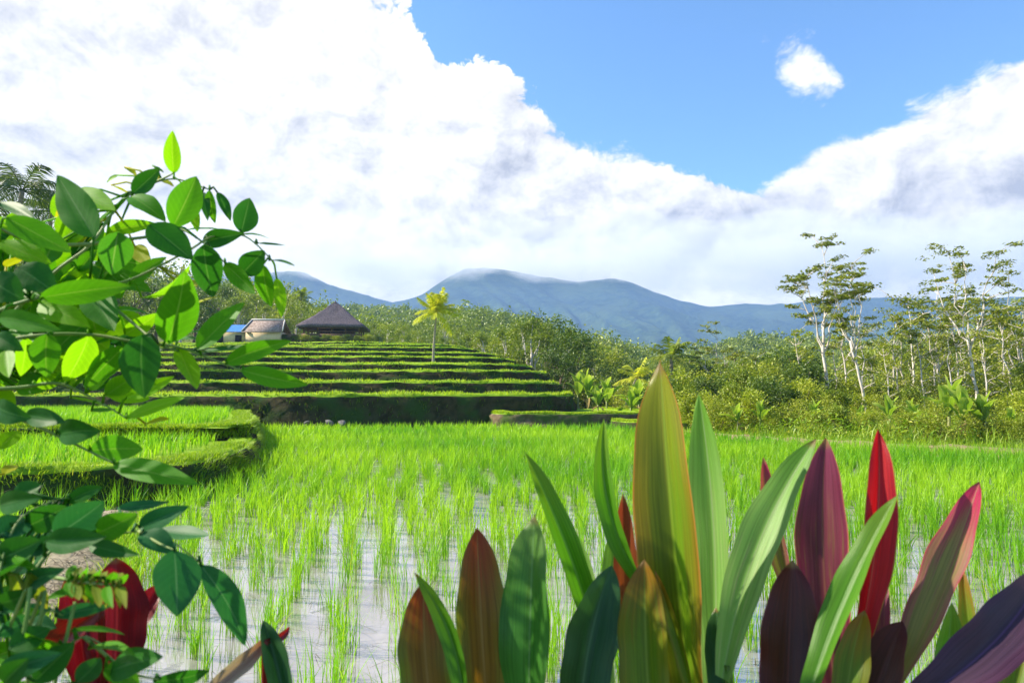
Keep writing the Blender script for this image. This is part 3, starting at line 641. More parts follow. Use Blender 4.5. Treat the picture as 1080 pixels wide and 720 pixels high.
def albizia(name, h, w, mat, seed_forks=5, per=30, low=.55):
    root = thing(name, '', 'tree'); tr, cr = MB(), MB(); fork = h*rng.uniform(.46, .58); lean = rng.normal(0, .03*h, 2)
    tp = limb((0, 0, -.3), (lean[0], lean[1], fork), 8, 0, .03); tube(tr, tp, np.linspace(.0095*h, .0068*h, 8), 8)
    for i in range(seed_forks):
        a = 6.28*i/seed_forks+rng.uniform(-.5, .5); rr = w*.5*rng.uniform(.3, .85); z = h*(rng.uniform(.70, .96) if i else .99); rr = rr if i else rr*.35
        e = np.array([lean[0]+rr*cos(a), lean[1]+rr*sin(a), z]); st = tp[rng.integers(5, 8)]; lp = limb(st, e, 9, -.06, .07); tube(tr, lp, np.linspace(.0060*h, .0018*h, 9), 6)
        crown_cards(cr, [lp[-1]+rng.normal(0, .05*w, 3)*np.array([1.4, 1.4, .3]) for _ in range(4)]+[lp[-1]], .08*w, per*.8, .019*h, .3, 1.0)
        for j in range(7):
            k = rng.integers(3, 9); s0 = lp[k]; a2 = a+rng.normal(0, .9); e2 = s0+np.array([cos(a2)*w*.22, sin(a2)*w*.22, h*rng.uniform(.02, .09)])*rng.uniform(.6, 1.2)
            l2 = limb(s0, e2, 5, .06, .08); tube(tr, l2, np.linspace(.003*h, .001*h, 5), 4)
            cs = [e2+rng.normal(0, .035*w, 3)*np.array([1.5, 1.5, .3]) for _ in range(3)]+[l2[3]]
            crown_cards(cr, cs, .075*w, per*.7, .019*h, .30, 1.0)
    # a few low twigs along the pole
    for j in range(5):
        s0 = tp[rng.integers(3, 7)]; a2 = rng.uniform(0, 6.28); e2 = s0+np.array([cos(a2), sin(a2), .5])*w*rng.uniform(.1, .25); tube(tr, limb(s0, e2, 5, .04, .1), np.linspace(.004*h, .001*h, 5), 4)
        crown_cards(cr, [e2], .06*w, int(per*.6), .026*h, .4, 1.0)
    tr.build('trunk', M_bark, root, True); cr.build('crown', mat, root); return root
def slim_tree(name, h, w, mat):
    root = thing(name, '', 'tree'); tr, cr = MB(), MB(); lean = rng.normal(0, .06*h, 2); tp = limb((0, 0, -.3), (lean[0], lean[1], h*.93), 9, 0, .03)
    tube(tr, tp, np.linspace(.0115*h, .003*h, 9), 6); crown_cards(cr, [tp[-1], tp[-1]+rng.normal(0, .06*w, 3), tp[-2]+rng.normal(0, .12*w, 3)], .15*w, 50, .03*h, .5, .8)
    for j in range(15):
        k = rng.integers(3, 9); a2 = rng.uniform(0, 6.28); e2 = tp[k]+np.array([cos(a2), sin(a2), rng.uniform(.2, .9)])*w*.5*rng.uniform(.4, 1.0)
        tube(tr, limb(tp[k], e2, 5, .0, .1), np.linspace(.004*h, .001*h, 5), 4); crown_cards(cr, [e2, (e2+tp[k])/2+rng.normal(0, .04*w, 3)], .15*w, 26, .026*h, .5, .8)
    tr.build('trunk', M_bark, root, True); cr.build('crown', mat, root); return root
def bush(name, h, w, mat, ncl=22, per=170, size=.115):
    root = thing(name, '', 'bush'); st, cr = MB(), MB(); cs = []
    for i in range(ncl):
        a = rng.uniform(0, 6.28); z = rng.uniform(.12, .95); rr = w*.5*math.sqrt(max(.05, 1-(z*.95)**2))*rng.uniform(.2, 1.)
        cs.append((rr*cos(a), rr*sin(a), z*h))
    for c in cs[:9]: tube(st, limb((rng.normal(0, .06), rng.normal(0, .06), -.15), c, 5, .05, .06), np.linspace(.035*h/2, .008, 5), 5)
    crown_cards(cr, cs, .19*w, per, size); st.build('stem', M_bark2, root, True); cr.build('crown', mat, root); return root
def frond_mesh(mb, L, mat_r, az, el, droop, nl=26, lw=.05, ll=.28, hang=.35):
    d = np.array([cos(az), sin(az)]); pts = []
    for t in np.linspace(0, 1, 9):
        out = L*t*cos(el)*(1-.12*t); z = L*t*sin(el)-droop*L*t*t
        pts.append((d[0]*out, d[1]*out, z))
    pts = np.array(pts); tube(mb, pts, np.linspace(.018, .005, 9)*L/2, 4, rnd=.9)
    sd = np.array([-d[1], d[0], 0]); tt = np.linspace(.12, 1, nl); C = np.stack([np.interp(tt, np.linspace(0, 1, 9), pts[:, k]) for k in range(3)], 1)
    T = np.gradient(C, axis=0); T /= np.linalg.norm(T, axis=1)[:, None]
    for sgn in (-1, 1):
        l = ll*L*np.sin(pi*np.clip(.15+.8*tt, 0, 1))**.6*rng.uniform(.8, 1.15, nl); dirn = sd*sgn*.8+T*.55+np.array([0, 0, -hang])+rng.normal(0, .12, (nl, 3)); dirn /= np.linalg.norm(dirn, axis=1)[:, None]
        w = lw*L*.5; tip = C+dirn*l[:, None]+np.array([0, 0, -1])*(l*.22)[:, None]; midp = C+dirn*(l*.5)[:, None]
        V = np.stack([C-T*w*.5, C+T*w*.5, midp+T*w*.55, midp-T*w*.55, tip], 1).reshape(-1, 3); o = (np.arange(nl)*5)[:, None]
        mb.add(V, quads=o+np.array([0, 1, 2, 3]), tris=o+np.array([3, 2, 4]), rnd=np.repeat(rng.random(nl), 5))
def palm(name, h, fl, mat, nf=18, lean=(0, 0), trunk_r=.13, dense=26, upr=1.0, lw=.05, dr=.32):
    root = thing(name, '', 'palm tree'); tr = MB(); top = np.array([lean[0], lean[1], h]); t = np.linspace(0, 1, 12)[:, None]
    tp = np.concatenate([top[None, :2]*t**1.6, h*t-.3*(1-t)], 1); tube(tr, tp, np.linspace(trunk_r*1.25, trunk_r*.75, 12)*(1+.06*np.sin(np.arange(12)*2)), 9); tr.build('trunk', M_palmbark, root, True)
    for i in range(nf):
        mb = MB(); k = i/nf; el_ = upr*(1.25-1.55*k)+rng.normal(0, .1); frond_mesh(mb, fl*rng.uniform(.85, 1.1), None, i*2.4+rng.normal(0, .2), el_, dr+.25*rng.random(), dense, lw)
        fo = mb.build('frond', mat, root); fo.location = tuple(top)
    return root
M_ban = bigleaf('banana leaf', (.19, .30, .03), (.28, .38, .05), (.34, .40, .07), .45, .4, rib=(.42, .48, .16), veins='pinnate')
M_banD = bigleaf('old banana leaf', (.30, .22, .08), (.36, .25, .10), (.30, .2, .09), .3, .7, rib=(.4, .34, .16), veins='pinnate')
M_bstem = plain('banana stem', (.22, .26, .08), (.34, .30, .14), 4, .6, .3, .3, .01, stretch=(1, 1, .3))
def banana(name, h, nlf=7, dry=1):
    root = thing(name, '', 'banana plant'); st = MB(); tube(st, limb((0, 0, -.2), (rng.normal(0, .06), rng.normal(0, .06), h*.5), 6, 0, .02), np.linspace(.09, .05, 6)*h/2.2, 9); st.build('stem', M_bstem, root, True)
    for i in range(nlf):
        a = i*2.4+rng.uniform(-.3, .3); k = i/nlf; e = 1.45-.95*k+rng.normal(0, .08); L = h*rng.uniform(.55, .75); b0 = np.array([0, 0, h*.47]); dv = np.array([cos(a)*cos(e), sin(a)*cos(e), sin(e)])
        mb = MB(); tube(mb, [b0, b0+dv*L*.1, b0+dv*L*.22], [.022*h, .016*h, .012*h], 6); leaf(mb, b0+dv*L*.18, b0+dv*L*1.15-np.array([0, 0, L*.25*k]), h*.25, np.array([-cos(a)*sin(e), -sin(a)*sin(e), cos(e)])+rng.normal(0, .1, 3), 'banana', .45, .07+.08*k, 0, rng.normal(0, .3), .04, 12, 3, rng.random())
        mb.build('leaf', M_ban, root, True)
    for i in range(dry):
        a = rng.uniform(0, 6.28); b0 = np.array([0, 0, h*.45]); mb = MB(); leaf(mb, b0, b0+np.array([cos(a)*.3*h, sin(a)*.3*h, -.3*h]), h*.12, (cos(a), sin(a), .6), 'banana', .7, .12, 0, .6, .06, 10, 2, rng.random()); mb.build('leaf', M_banD, root, True)['label'] = 'withered brown leaf hanging down'
    return root
def gz(x, y): return float(hgt(np.array([x]), np.array([y]))[0])
def place(px, D, s_or_top, src, label, group=None, hsrc=None, first=None, zb=None, sxy=1.0):
    """put a copy of src so that it stands D metres ahead at pixel column px and its top reaches pixel row top"""
    x = gx(px, D); z = gz(x, D) if zb is None else zb; top = P(px, s_or_top, D)[2]; s = max(.15, (top-z)/hsrc); rz = rng.uniform(0, 6.28)
    global USED
    if src.name not in USED:
        USED.add(src.name); src.location = (x, D, z); src.rotation_euler = (0, 0, rz); src.scale = (s*sxy, s*sxy, s); o = src
        if label: o['label'] = label
        if group: o['group'] = group
        return o
    return copy_tree(src, (x, D, z), rz, s*sxy, label, group, s)
USED = set()

# -- single trees one can point to
hero_palm = palm('coconut_palm', 6.2, 3.5, M_palmY, 26, (.35, 0), .14, 46, 1.1, .036, .16)
hero_palm['label'] = 'sunlit yellow coconut palm standing alone on the rice terraces'
hx = gx(457, 50); hero_palm.location = (hx, 50, P(457, 383, 50)[2]); hs = (P(457, 329, 50)[2]-P(457, 383, 50)[2])/6.2; hero_palm.scale = (hs, hs, hs)
lp = palm('coconut_palm', 10.5, 3.9, M_palmD, 18, (.5, .2), .15, 40, .85, .026, .42)
lp['label'] = 'dark coconut palm rising behind the shrub at the top of the terraces'
lp.location = (gx(2, 44), 44, 3.0); s_ = (P(2, 200, 44)[2]-3.0)/10.5; lp.scale = (s_, s_, s_)
lp2 = copy_tree(lp, (gx(48, 56), 56, 5.0), 2.0, (P(48, 222, 56)[2]-5)/10.5, 'smaller dark palm with drooping fronds half hidden by the shrub leaves')
lp3 = copy_tree(lp, (gx(-25, 40), 40, 3.0), 4.0, (P(-20, 235, 40)[2]-3)/10.5, 'lowest dark palm showing its crown between the shrub leaves')
gp = palm('coconut_palm', 6, 2.6, M_palmG, 16, (.2, .1), .14, 24)
place(708, 62, 372, gp, 'green coconut palm standing just behind the tall green cordyline leaf', None, 6.4)
gp2 = place(270, 118, 318, gp, 'dark green palm among the trees behind the weathered house', None, 6.4)
place(318, 120, 312, gp, 'slender palm above the trees left of the thatched pavilion', None, 6.4)
dp = palm('palm', 2.6, 1.9, M_palmY, 12, (.9, 0), .10, 20); dp['label'] = 'leaning yellowed palm drooping among the bananas below the terraces'
dp.location = (gx(655, 40), 40, gz(gx(655, 40), 40)); s_ = (P(655, 392, 40)[2]-dp.location[2])/3.0; dp.scale = (s_, s_, s_)

al = [albizia('albizia_tree', 12, 5.2, M_albi, 5), albizia('albizia_tree', 12, 5.0, M_albi, 5), albizia('albizia_tree', 12, 6.6, M_albi, 5)]
ALB = [(872, 38, 254, 0, 'tall pale-trunked albizia with layered flat crown, leftmost of the tall ones'), (915, 36, 278, 1, 'white forked albizia with thin crown beside the tallest flat-topped one'),
       (1030, 34, 262, 2, 'tall white albizia with wide umbrella crown above the banana plants'), (763, 60, 350, 0, 'small flat-topped albizia beyond the hedge, dark against the far forest'),
       (985, 48, 305, 1, 'spindly albizia between the white forked one and the umbrella-crowned one'), (1075, 42, 300, 0, 'thin albizia crown at the picture edge beyond the umbrella-crowned albizia')]
for px, D, top, k, lab in ALB: place(px, D, top, al[k], lab, 'tall pale-trunked albizia trees', 12)
sl_ = [slim_tree('slim_tree', 8, 3.4, M_albi), slim_tree('slim_tree', 8, 3.0, M_tree3), slim_tree('slim_tree', 8, 3.8, M_albi)]
SLIM = [(800, 52, 372), (850, 44, 345), (893, 40, 330), (935, 42, 330), (950, 38, 345), (962, 46, 312), (975, 36, 345), (990, 40, 335), (1003, 34, 352), (1015, 44, 325), (1045, 40, 330), (1058, 36, 335), (1070, 32, 320), (1085, 38, 310), (1100, 34, 310), (955, 50, 335), (1020, 50, 335), (905, 48, 345), (880, 50, 358), (1065, 48, 322), (998, 52, 330), (1130, 38, 310), (940, 33, 360), (1040, 30, 350)]
for i, (px, D, top) in enumerate(SLIM): place(px, D, top, sl_[i % 3], 'slim tree with pale pole trunk and sparse crown in the grove', 'slim pale-trunked trees of the grove', 8)

bt = [broad_tree('broadleaf_tree', 8, 5.2, M_tree1, M_bark, 30, 130, .26, .85), broad_tree('broadleaf_tree', 8, 4.4, M_tree1, M_bark, 26, 130, .25, .8, .2), broad_tree('broadleaf_tree', 8, 5.6, M_tree2, M_bark2, 32, 130, .27, .9, .15), broad_tree('broadleaf_tree', 8, 4.6, M_tree3, M_bark, 26, 120, .25, .8, .2)]
MID = [(560, 66, 336, 0, 'tall leafy tree with pale trunk at the right end of the terraces'), (580, 72, 333, 2, 'tallest dark tree of the clump right of the terraces'), (537, 70, 345, 1, 'rounded green tree on the left of the clump right of the terraces'),
       (637, 78, 360, 3, 'bright yellow-green rounded tree standing before the far forest'), (603, 62, 352, 2, 'dark tree on the right flank of the terrace clump')]
for px, D, top, k, lab in MID: place(px, D, top, bt[k], lab, None, 8)
CL = [(515, 78, 350, 1), (525, 84, 352, 3), (548, 80, 348, 0), (595, 80, 345, 1), (615, 70, 370, 2), (625, 90, 362, 0), (655, 84, 372, 2), (668, 90, 378, 1), (685, 80, 385, 2), (500, 88, 352, 0), (487, 92, 350, 1), (590, 55, 372, 2), (622, 56, 388, 1), (648, 60, 385, 2), (735, 70, 380, 1), (752, 62, 385, 2), (775, 56, 378, 0), (812, 60, 372, 2), (830, 66, 366, 1), (720, 85, 375, 0)]
for px, D, top, k in CL: place(px, D, top, bt[k], 'leafy green tree in the valley clump between terraces and albizias', 'valley trees between the terraces and the albizia grove', 8)
RG = [(790, 46, 385, 1), (820, 44, 378, 0), (845, 52, 370, 2), (900, 55, 362, 3), (925, 52, 370, 1), (945, 56, 362, 3), (970, 52, 368, 0), (1000, 56, 358, 1), (1030, 52, 362, 3), (1055, 50, 350, 0), (1080, 46, 348, 1), (1110, 46, 335, 3), (1085, 54, 332, 2)]
for px, D, top, k in RG: place(px, D, top, bt[k], 'dense leafy tree filling in behind the slim pale trunks', 'dense trees behind the albizia grove', 8)
# trees behind the houses and behind the terrace crest
LB = [(205, 104, 305, 2), (228, 100, 300, 2), (250, 108, 312, 0), (275, 104, 322, 1), (297, 102, 303, 3), (312, 106, 318, 0), (190, 98, 318, 0), (165, 102, 300, 2), (140, 98, 290, 2), (110, 96, 282, 0), (75, 94, 276, 2), (40, 90, 268, 2), (10, 88, 262, 0), (330, 112, 325, 1)]
for px, D, top, k in LB: place(px, D, top, bt[k], 'tall tree of the wooded rise behind the house with the blue roof', 'trees on the rise behind the houses', 8)
CR = [(395, 96, 341, 1), (408, 100, 338, 3), (425, 98, 343, 0), (440, 94, 346, 3), (470, 92, 342, 1), (486, 96, 346, 0), (400, 92, 348, 0), (478, 86, 352, 3), (425, 90, 352, 3)]
for px, D, top, k in CR: place(px, D, top, bt[k], 'small bushy tree along the terrace crest right of the pavilion', 'trees along the terrace crest', 8, zb=7.4)

bs = [bush('bush', 2, 2.6, M_bush), bush('bush', 2, 2.2, M_tree1), bush('bush', 2, 2.8, M_tree3), bush('bush', 2, 2.4, M_tree2)]
BU = [(735, 27, 412, 0), (755, 25, 420, 2), (770, 29, 405, 1), (790, 25, 412, 0), (808, 27, 400, 3), (825, 26, 408, 3), (845, 29, 402, 0), (860, 25, 420, 2), (720, 30, 408, 1), (700, 33, 402, 3), (880, 27, 412, 1), (905, 30, 415, 0), (930, 28, 420, 2), (960, 30, 410, 1), (985, 26, 420, 0), (1010, 27, 420, 0), (1040, 25, 422, 1), (1065, 24, 418, 0), (1085, 22, 412, 0), (680, 38, 405, 0), (660, 42, 408, 2), (640, 44, 402, 3), (620, 46, 400, 1), (745, 34, 398, 3), (780, 36, 392, 1), (815, 36, 388, 2), (850, 38, 385, 3), (1000, 36, 402, 0), (1050, 34, 400, 0), (930, 38, 405, 1), (975, 38, 402, 2), (890, 38, 400, 0), (1090, 30, 385, 1), (725, 40, 392, 0), (700, 44, 395, 1), (800, 30, 398, 1)]
for i, px in enumerate(range(715, 1095, 20)):
    D_ = float(np.interp(px, [690, 760, 950, 1080], [27, 24.5, 20.5, 17.5]))+rng.uniform(.2, 1.5); BU.append((px+rng.uniform(-6, 6), D_, float(np.interp(px, [700, 1090], [430, 440]))+rng.uniform(-10, 6), (0, 2, 0, 1, 2)[i % 5]))
for i, (px, D, top, k) in enumerate(BU): place(px, D, top, bs[k], 'leafy bush in the hedge along the far right edge of the paddy', 'bushes along the right edge of the paddy', 2.0)
# hedge before the pavilion
for i, px in enumerate(range(300, 400, 11)): place(px, 85, 353+(i % 2), bs[(3, 1, 0)[i % 3]], 'low clipped bush in the hedge before the thatched pavilion', 'hedge bushes before the pavilion', 2.0, zb=8.3, sxy=2.2)

bn = [banana('banana_plant', 2.4, 7), banana('banana_plant', 2.4, 6), banana('banana_plant', 2.4, 8, 2)]
BA = [(996, 21, 405, 0, 'tallest banana plant with upright pale leaves beside the footpath'), (1012, 20, 412, 1, 'banana plant with broad spreading leaves next to the tallest one'), (1033, 20, 418, 2, 'banana plant with grey-green drooping leaves near the path'), (934, 24, 420, 1, 'banana plant with one upright pale leaf before the white forked albizia'),
      (960, 23, 425, 0, 'low banana plant between the white forked albizia and the tallest banana')]
for px, D, top, k, lab in BA: place(px, D, top, bn[k], lab, 'banana plants beside the paddy', 2.55)
BB = [(620, 40, 395, 0), (640, 38, 402, 1), (672, 36, 405, 2), (690, 34, 408, 0), (665, 34, 412, 1), (630, 36, 410, 2), (800, 24, 425, 1), (775, 24, 428, 2), (855, 24, 425, 0), (880, 25, 428, 2), (1060, 21, 432, 1), (610, 44, 395, 1), (905, 24, 430, 1), (735, 26, 425, 0)]
for px, D, top, k in BB: place(px, D, top, bn[k], 'banana plant with slim arching leaves along the valley hedge', 'banana plants in the valley hedge', 2.55)

# ground cover under the hedge (stuff)
ug = MB(); n = 40000; D = rng.uniform(19, 46, n); xx = fr_x(np.clip(D, 7, 32))+1.4+rng.uniform(0, 1, n)**1.4*26; kk = xx < .86*D+3; D = D[kk]; xx = xx[kk]; n = len(D)
cl = .5+.5*np.sin(xx*1.7)*np.sin(D*1.3+1); zc = hgt(xx, D)+rng.random(n)**1.3*(.25+.75*cl)
leafcards(ug, np.stack([xx, D, zc], 1), .125, rng.random(n), .6, .4); 
n2 = 12000; D = rng.uniform(18.5, 40, n2); xx = fr_x(np.clip(D, 7, 32))+1.2+rng.uniform(0, 1, n2)*14; blades(ug, np.stack([xx, D, hgt(xx, D)], 1), rng.uniform(.2, .75, n2), .03, rng.uniform(.2, 1, n2), rng.uniform(0, 6.28, n2), seg=2)
tag(ug.build('undergrowth', M_under), kind='stuff')

# far-off wood on the valley slopes (stuff)
fo = MB(); n = 15000; D = 88+620*rng.random(n)**.75; a = rng.uniform(-.86, .92, n); X = a*D; Z = hgt(X, D)
ok = (X > terr_x(np.clip(D, 31, 82))+3) | (D > 116); X, D, Z = X[ok], D[ok], Z[ok]; n = len(X)
ht = rng.uniform(5, 10.5, n)*np.where(rng.random(n) < .08, 1.35, 1); wd_ = ht*rng.uniform(.34, .5, n)
for lo, hi, K, sz in [(0, 140, 420, .040), (140, 200, 260, .06), (200, 330, 150, .085), (330, 999, 64, .14)]:
    k = (D >= lo) & (D < hi); nn = k.sum(); h_, w_ = ht[k], wd_[k]
    d = rng.normal(size=(nn, K, 3)); d /= np.linalg.norm(d, axis=2)[..., None]; d[..., 2] = np.abs(d[..., 2])*1.15-.25; d *= (.55+.45*rng.random((nn, K, 1)))
    lump = 1+.20*np.sin(d[..., :1]*6+rng.uniform(0, 6, (nn, 1, 1)))*np.sin(d[..., 1:2]*6+rng.uniform(0, 6, (nn, 1, 1)))*(1+d[..., 2:3])
    C = np.stack([X[k], D[k], Z[k]+h_*.55], 1)[:, None]+d*lump*np.stack([w_, w_, h_*.5], 1)[:, None]
    leafcards(fo, C.reshape(-1, 3), np.repeat(h_*sz, K), np.clip(np.repeat(rng.random(nn), K)*.7+rng.random(nn*K)*.3, 0, 1), .35, .7)
tag(fo.build('forest', M_forest), kind='stuff')
# ------------------------------------------------------------------ buildings
M_thatch = plain('dark thatch', (.075, .06, .07), (.16, .13, .14), 9, .95, .1, 1.0, .08, stretch=(1, 1, .3))
M_wood = plain('dark timber', (.10, .06, .035), (.18, .11, .06), 8, .8, .2, .4, .01, stretch=(1, 1, .2))
M_shingle = plain('weathered shingles', (.15, .105, .085), (.34, .27, .235), 3, .9, .2, .9, .04, stretch=(3, 1, 1))
M_block = plain('pale rendered blocks', (.56, .42, .27), (.66, .51, .34), 3, .9, .2, .3, .01)
M_cream = plain('cream wall', (.60, .47, .26), (.68, .54, .32), 3, .9, .2, .2, .01)
M_blue = plain('blue sheet roof', (.03, .16, .50), (.05, .22, .60), 2, .5, .4, .3, .01)
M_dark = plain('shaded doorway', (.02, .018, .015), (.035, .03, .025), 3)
def hip_roof(mb, w, d, z0, h, ridge, ov=.5, n=9, sag=.10, jag=.05):
    rings = []
    for i in range(n+1):
        t = i/n; k = 1-t; hw = (w/2+ov)*k+ridge/2*t; hd = (d/2+ov)*k+.06*t; z = z0+h*t-sag*h*4*t*(1-t)*.5
        pts = []
        for a, b_ in (((-1, -1), (1, -1)), ((1, -1), (1, 1)), ((1, 1), (-1, 1)), ((-1, 1), (-1, -1))):
            for s in np.linspace(0, 1, 10, endpoint=False): pts.append(((a[0]*(1-s)+b_[0]*s)*hw, (a[1]*(1-s)+b_[1]*s)*hd, z+(rng.normal(0, jag) if i < n else 0)))
        rings.append(pts)
    V = np.array(rings).reshape(-1, 3); m = 40; q = [[i*m+j, i*m+(j+1) % m, (i+1)*m+(j+1) % m, (i+1)*m+j] for i in range(n) for j in range(m)]
    # underside
    inner = np.array(rings[0])*np.array([.97, .97, 1])-np.array([0, 0, .22]); 
    mb.add(np.concatenate([V, inner]), quads=q+[[(j+1) % m, j, (n+1)*m+j, (n+1)*m+(j+1) % m] for j in range(m)], ngons=[[(n+1)*m+j for j in range(m)][::-1]])
PD = 90; pz = P(352, 355, PD)[2]; pav = thing('pavilion', 'open timber pavilion with a steep dark thatched pyramid roof above the terraces', 'pavilion', (gx(353, PD), PD, pz), .12)
ph = P(352, 346, PD)[2]-pz; W_ = 7.6
mb = MB(); hip_roof(mb, W_, 6.4, ph, P(352, 319, PD)[2]-pz-ph, .5, .65, 10, .10, .05); rf = mb.build('roof', M_thatch, pav)
mb = MB(); tube(mb, [(0, 0, 4.3), (0, 0, 4.62), (0, 0, 4.95)], [.28, .2, .05], 8); mb.build('finial', M_thatch, rf)
mb = MB(); box(mb, (-W_/2, -3.2, -1.2), (W_/2, 3.2, .12)); mb.build('platform', M_wood, pav)
for ix in range(5):
    for iy in (-1, 0, 1):
        if iy == 0 and 0 < ix < 4: continue
        mb = MB(); x0 = -W_/2+.25+ix*(W_-.5)/4; box(mb, (x0-.09, iy*2.9-.09, .12), (x0+.09, iy*2.9+.09, ph+.35)); mb.build('post', M_wood, pav)
mb = MB()
for zz in (.45, .8): box(mb, (-W_/2+.1, -3.04, zz), (W_/2-.1, -2.98, zz+.07))
for x0 in np.arange(-W_/2+.5, W_/2-.3, .35): box(mb, (x0, -3.03, .12), (x0+.05, -2.99, .45))
mb.build('railing', M_wood, pav)
mb = MB(); box(mb, (-2.3, 1.0, .12), (2.6, 1.15, ph+.3)); mb.build('wall', M_wood, pav)

HD = 84; hz0 = P(277, 360, HD)[2]-.2; hse = thing('house', 'small house with a pale block wall, weathered shingle gable roof and blue sheet-roofed wing', 'house', (gx(277, HD), HD, hz0), .05)
mb = MB(); hw_ = 2.15; wh = P(277, 349.5, HD)[2]-hz0; box(mb, (-hw_, 0, 0), (hw_, 3.6, wh)); mb.build('wall', M_block, hse)
rt = P(277, 336, HD)[2]-hz0
mb = MB(); e = .4; a_ = np.array([(-hw_-e, -e, wh-.05), (hw_+e, -e, wh-.05), (hw_+.1, 1.5, rt), (-hw_+.25, 1.5, rt), (-hw_-e, 4, wh-.05), (hw_+e, 4, wh-.05)])
mb.add(np.concatenate([a_, a_-np.array([0, 0, .12])]), quads=[[0, 1, 2, 3], [3, 2, 5, 4], [7, 6, 9, 8], [8, 9, 10, 11], [1, 0, 6, 7], [0, 3, 9, 6], [3, 4, 10, 9], [2, 1, 7, 8], [5, 2, 8, 11], [4, 5, 11, 10]]); rf = mb.build('roof', M_shingle, hse)
mb = MB(); tube(mb, [(-hw_+.2, 1.5, rt+.05), (hw_+.1, 1.5, rt+.05)], .10, 7); tube(mb, [(-hw_-e, -e, wh+.03), (-hw_+.25, 1.5, rt+.04)], .07, 6); tube(mb, [(hw_+e, -e, wh+.03), (hw_+.1, 1.5, rt+.04)], .07, 6); mb.build('ridge_cap', plain('pale ridge tiles', (.5, .46, .42), (.6, .56, .52), 5), rf)
mb = MB(); wx0, wx1 = -6.9, -hw_-.02; w2 = wh*.95
box(mb, (wx0, .5, 0), (wx1, 3.4, w2)); mb.build('wing_wall', M_cream, hse)['label'] = 'cream wall of the low wing'
mb = MB(); V = np.array([(wx0-.3, .1, w2-.05), (wx1+.1, .1, w2-.05), (wx1+.1, 3.6, w2+1.2), (wx0-.3, 3.6, w2+1.2)]); nx = 40; X = np.linspace(wx0-.3, wx1+.02, nx); V = np.concatenate([np.stack([X, np.full(nx, .1), w2+.02+.03*np.sin(np.arange(nx)*pi)], 1)+np.array([0, 0, .04])*(np.arange(nx) % 2)[:, None], np.stack([X, np.full(nx, 3.6), w2+1.25+.04*(np.arange(nx) % 2)], 1)])
mb.add(V, quads=[[i, i+1, nx+i+1, nx+i] for i in range(nx-1)]); mb.build('wing_roof', M_blue, hse)['label'] = 'blue corrugated sheet roof of the wing'
for x0 in (-5.9, -3.6):
    mb = MB(); box(mb, (x0, .44, .05), (x0+.8, .56, w2*.75)); fr_ = mb.build('doorway_shade', M_dark, hse)  # near-black slabs, painted shade in place of the dark openings
mb = MB(); box(mb, (hw_+.05, .8, 0), (hw_+1.6, 3, wh*.85)); mb.build('lean_to', M_wood, hse)

# stones at the foot of the first terrace wall
STN = [(326, 440), (345, 439), (352, 441), (366, 440)]
for i, (px, py) in enumerate(STN):
    D = 28.0; mb = MB(); V = []; r = rng.uniform(.09, .19); n1, n2 = 7, 10
    for a in range(n1+1):
        for c_ in range(n2):
            th = pi*a/n1; f = 2*pi*c_/n2; d = np.array([sin(th)*cos(f), sin(th)*sin(f)*.8, cos(th)*.7]); V.append(d*r*(1+.18*sin(3*d[0]+i)+.14*sin(5*d[1]+2*i)+.1*sin(7*d[2])))
    mb.add(V, quads=[[a*n2+c_, a*n2+(c_+1) % n2, (a+1)*n2+(c_+1) % n2, (a+1)*n2+c_] for a in range(n1) for c_ in range(n2)])
    o = mb.build('stone', M_stone, smooth=True); o.location = (gx(px, D)+rng.normal(0, .1), D+rng.uniform(.2, .7), rng.uniform(.34, .46)); o.rotation_euler = (rng.uniform(-.5, .5), rng.uniform(-.5, .5), rng.uniform(0, 6)); o.scale = (1.5, 1, .8); tag(o, 'pale rounded stone at the foot of the lowest terrace wall', 'stone', 'stones at the foot of the terrace wall')

# ------------------------------------------------------------------ close-up plants
CAMP = np.array([0, 0, CAMZ])
def facing(p, tilt=.35, side=None):
    n = unit(CAMP-p)+rng.normal(0, tilt, 3)*.6+np.array([0, 0, .25]); return unit(n)
G = dict(
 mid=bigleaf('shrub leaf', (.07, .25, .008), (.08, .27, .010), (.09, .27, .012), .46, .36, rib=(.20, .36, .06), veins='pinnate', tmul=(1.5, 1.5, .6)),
 dark=bigleaf('dark shrub leaf', (.022, .125, .012), (.028, .14, .014), (.03, .13, .014), .34, .36, rib=(.10, .24, .06), veins='pinnate', tmul=(1.5, 1.5, .6)),  # darker green than the mid leaf
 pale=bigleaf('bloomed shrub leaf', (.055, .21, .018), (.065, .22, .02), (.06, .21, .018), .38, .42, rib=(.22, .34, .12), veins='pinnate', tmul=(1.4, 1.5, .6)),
 bright=bigleaf('bright shrub leaf', (.17, .40, .008), (.19, .42, .01), (.19, .42, .01), .55, .36, rib=(.30, .45, .06), veins='pinnate', tmul=(1.4, 1.4, .5)),  # brighter yellow-green than the mid leaf
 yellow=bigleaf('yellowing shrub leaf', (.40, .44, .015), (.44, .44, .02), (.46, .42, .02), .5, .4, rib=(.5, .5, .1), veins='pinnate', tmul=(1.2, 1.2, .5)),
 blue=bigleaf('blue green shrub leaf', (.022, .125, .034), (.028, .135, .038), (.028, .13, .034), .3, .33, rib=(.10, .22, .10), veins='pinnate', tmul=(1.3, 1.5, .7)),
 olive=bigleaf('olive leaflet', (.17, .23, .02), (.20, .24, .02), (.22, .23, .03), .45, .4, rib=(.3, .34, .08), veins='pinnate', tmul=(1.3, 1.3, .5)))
c1 = lambda x, y: (x/2.4, 120+y/2.4); c2 = lambda x, y: (x/2.25, 400+y/2.25)
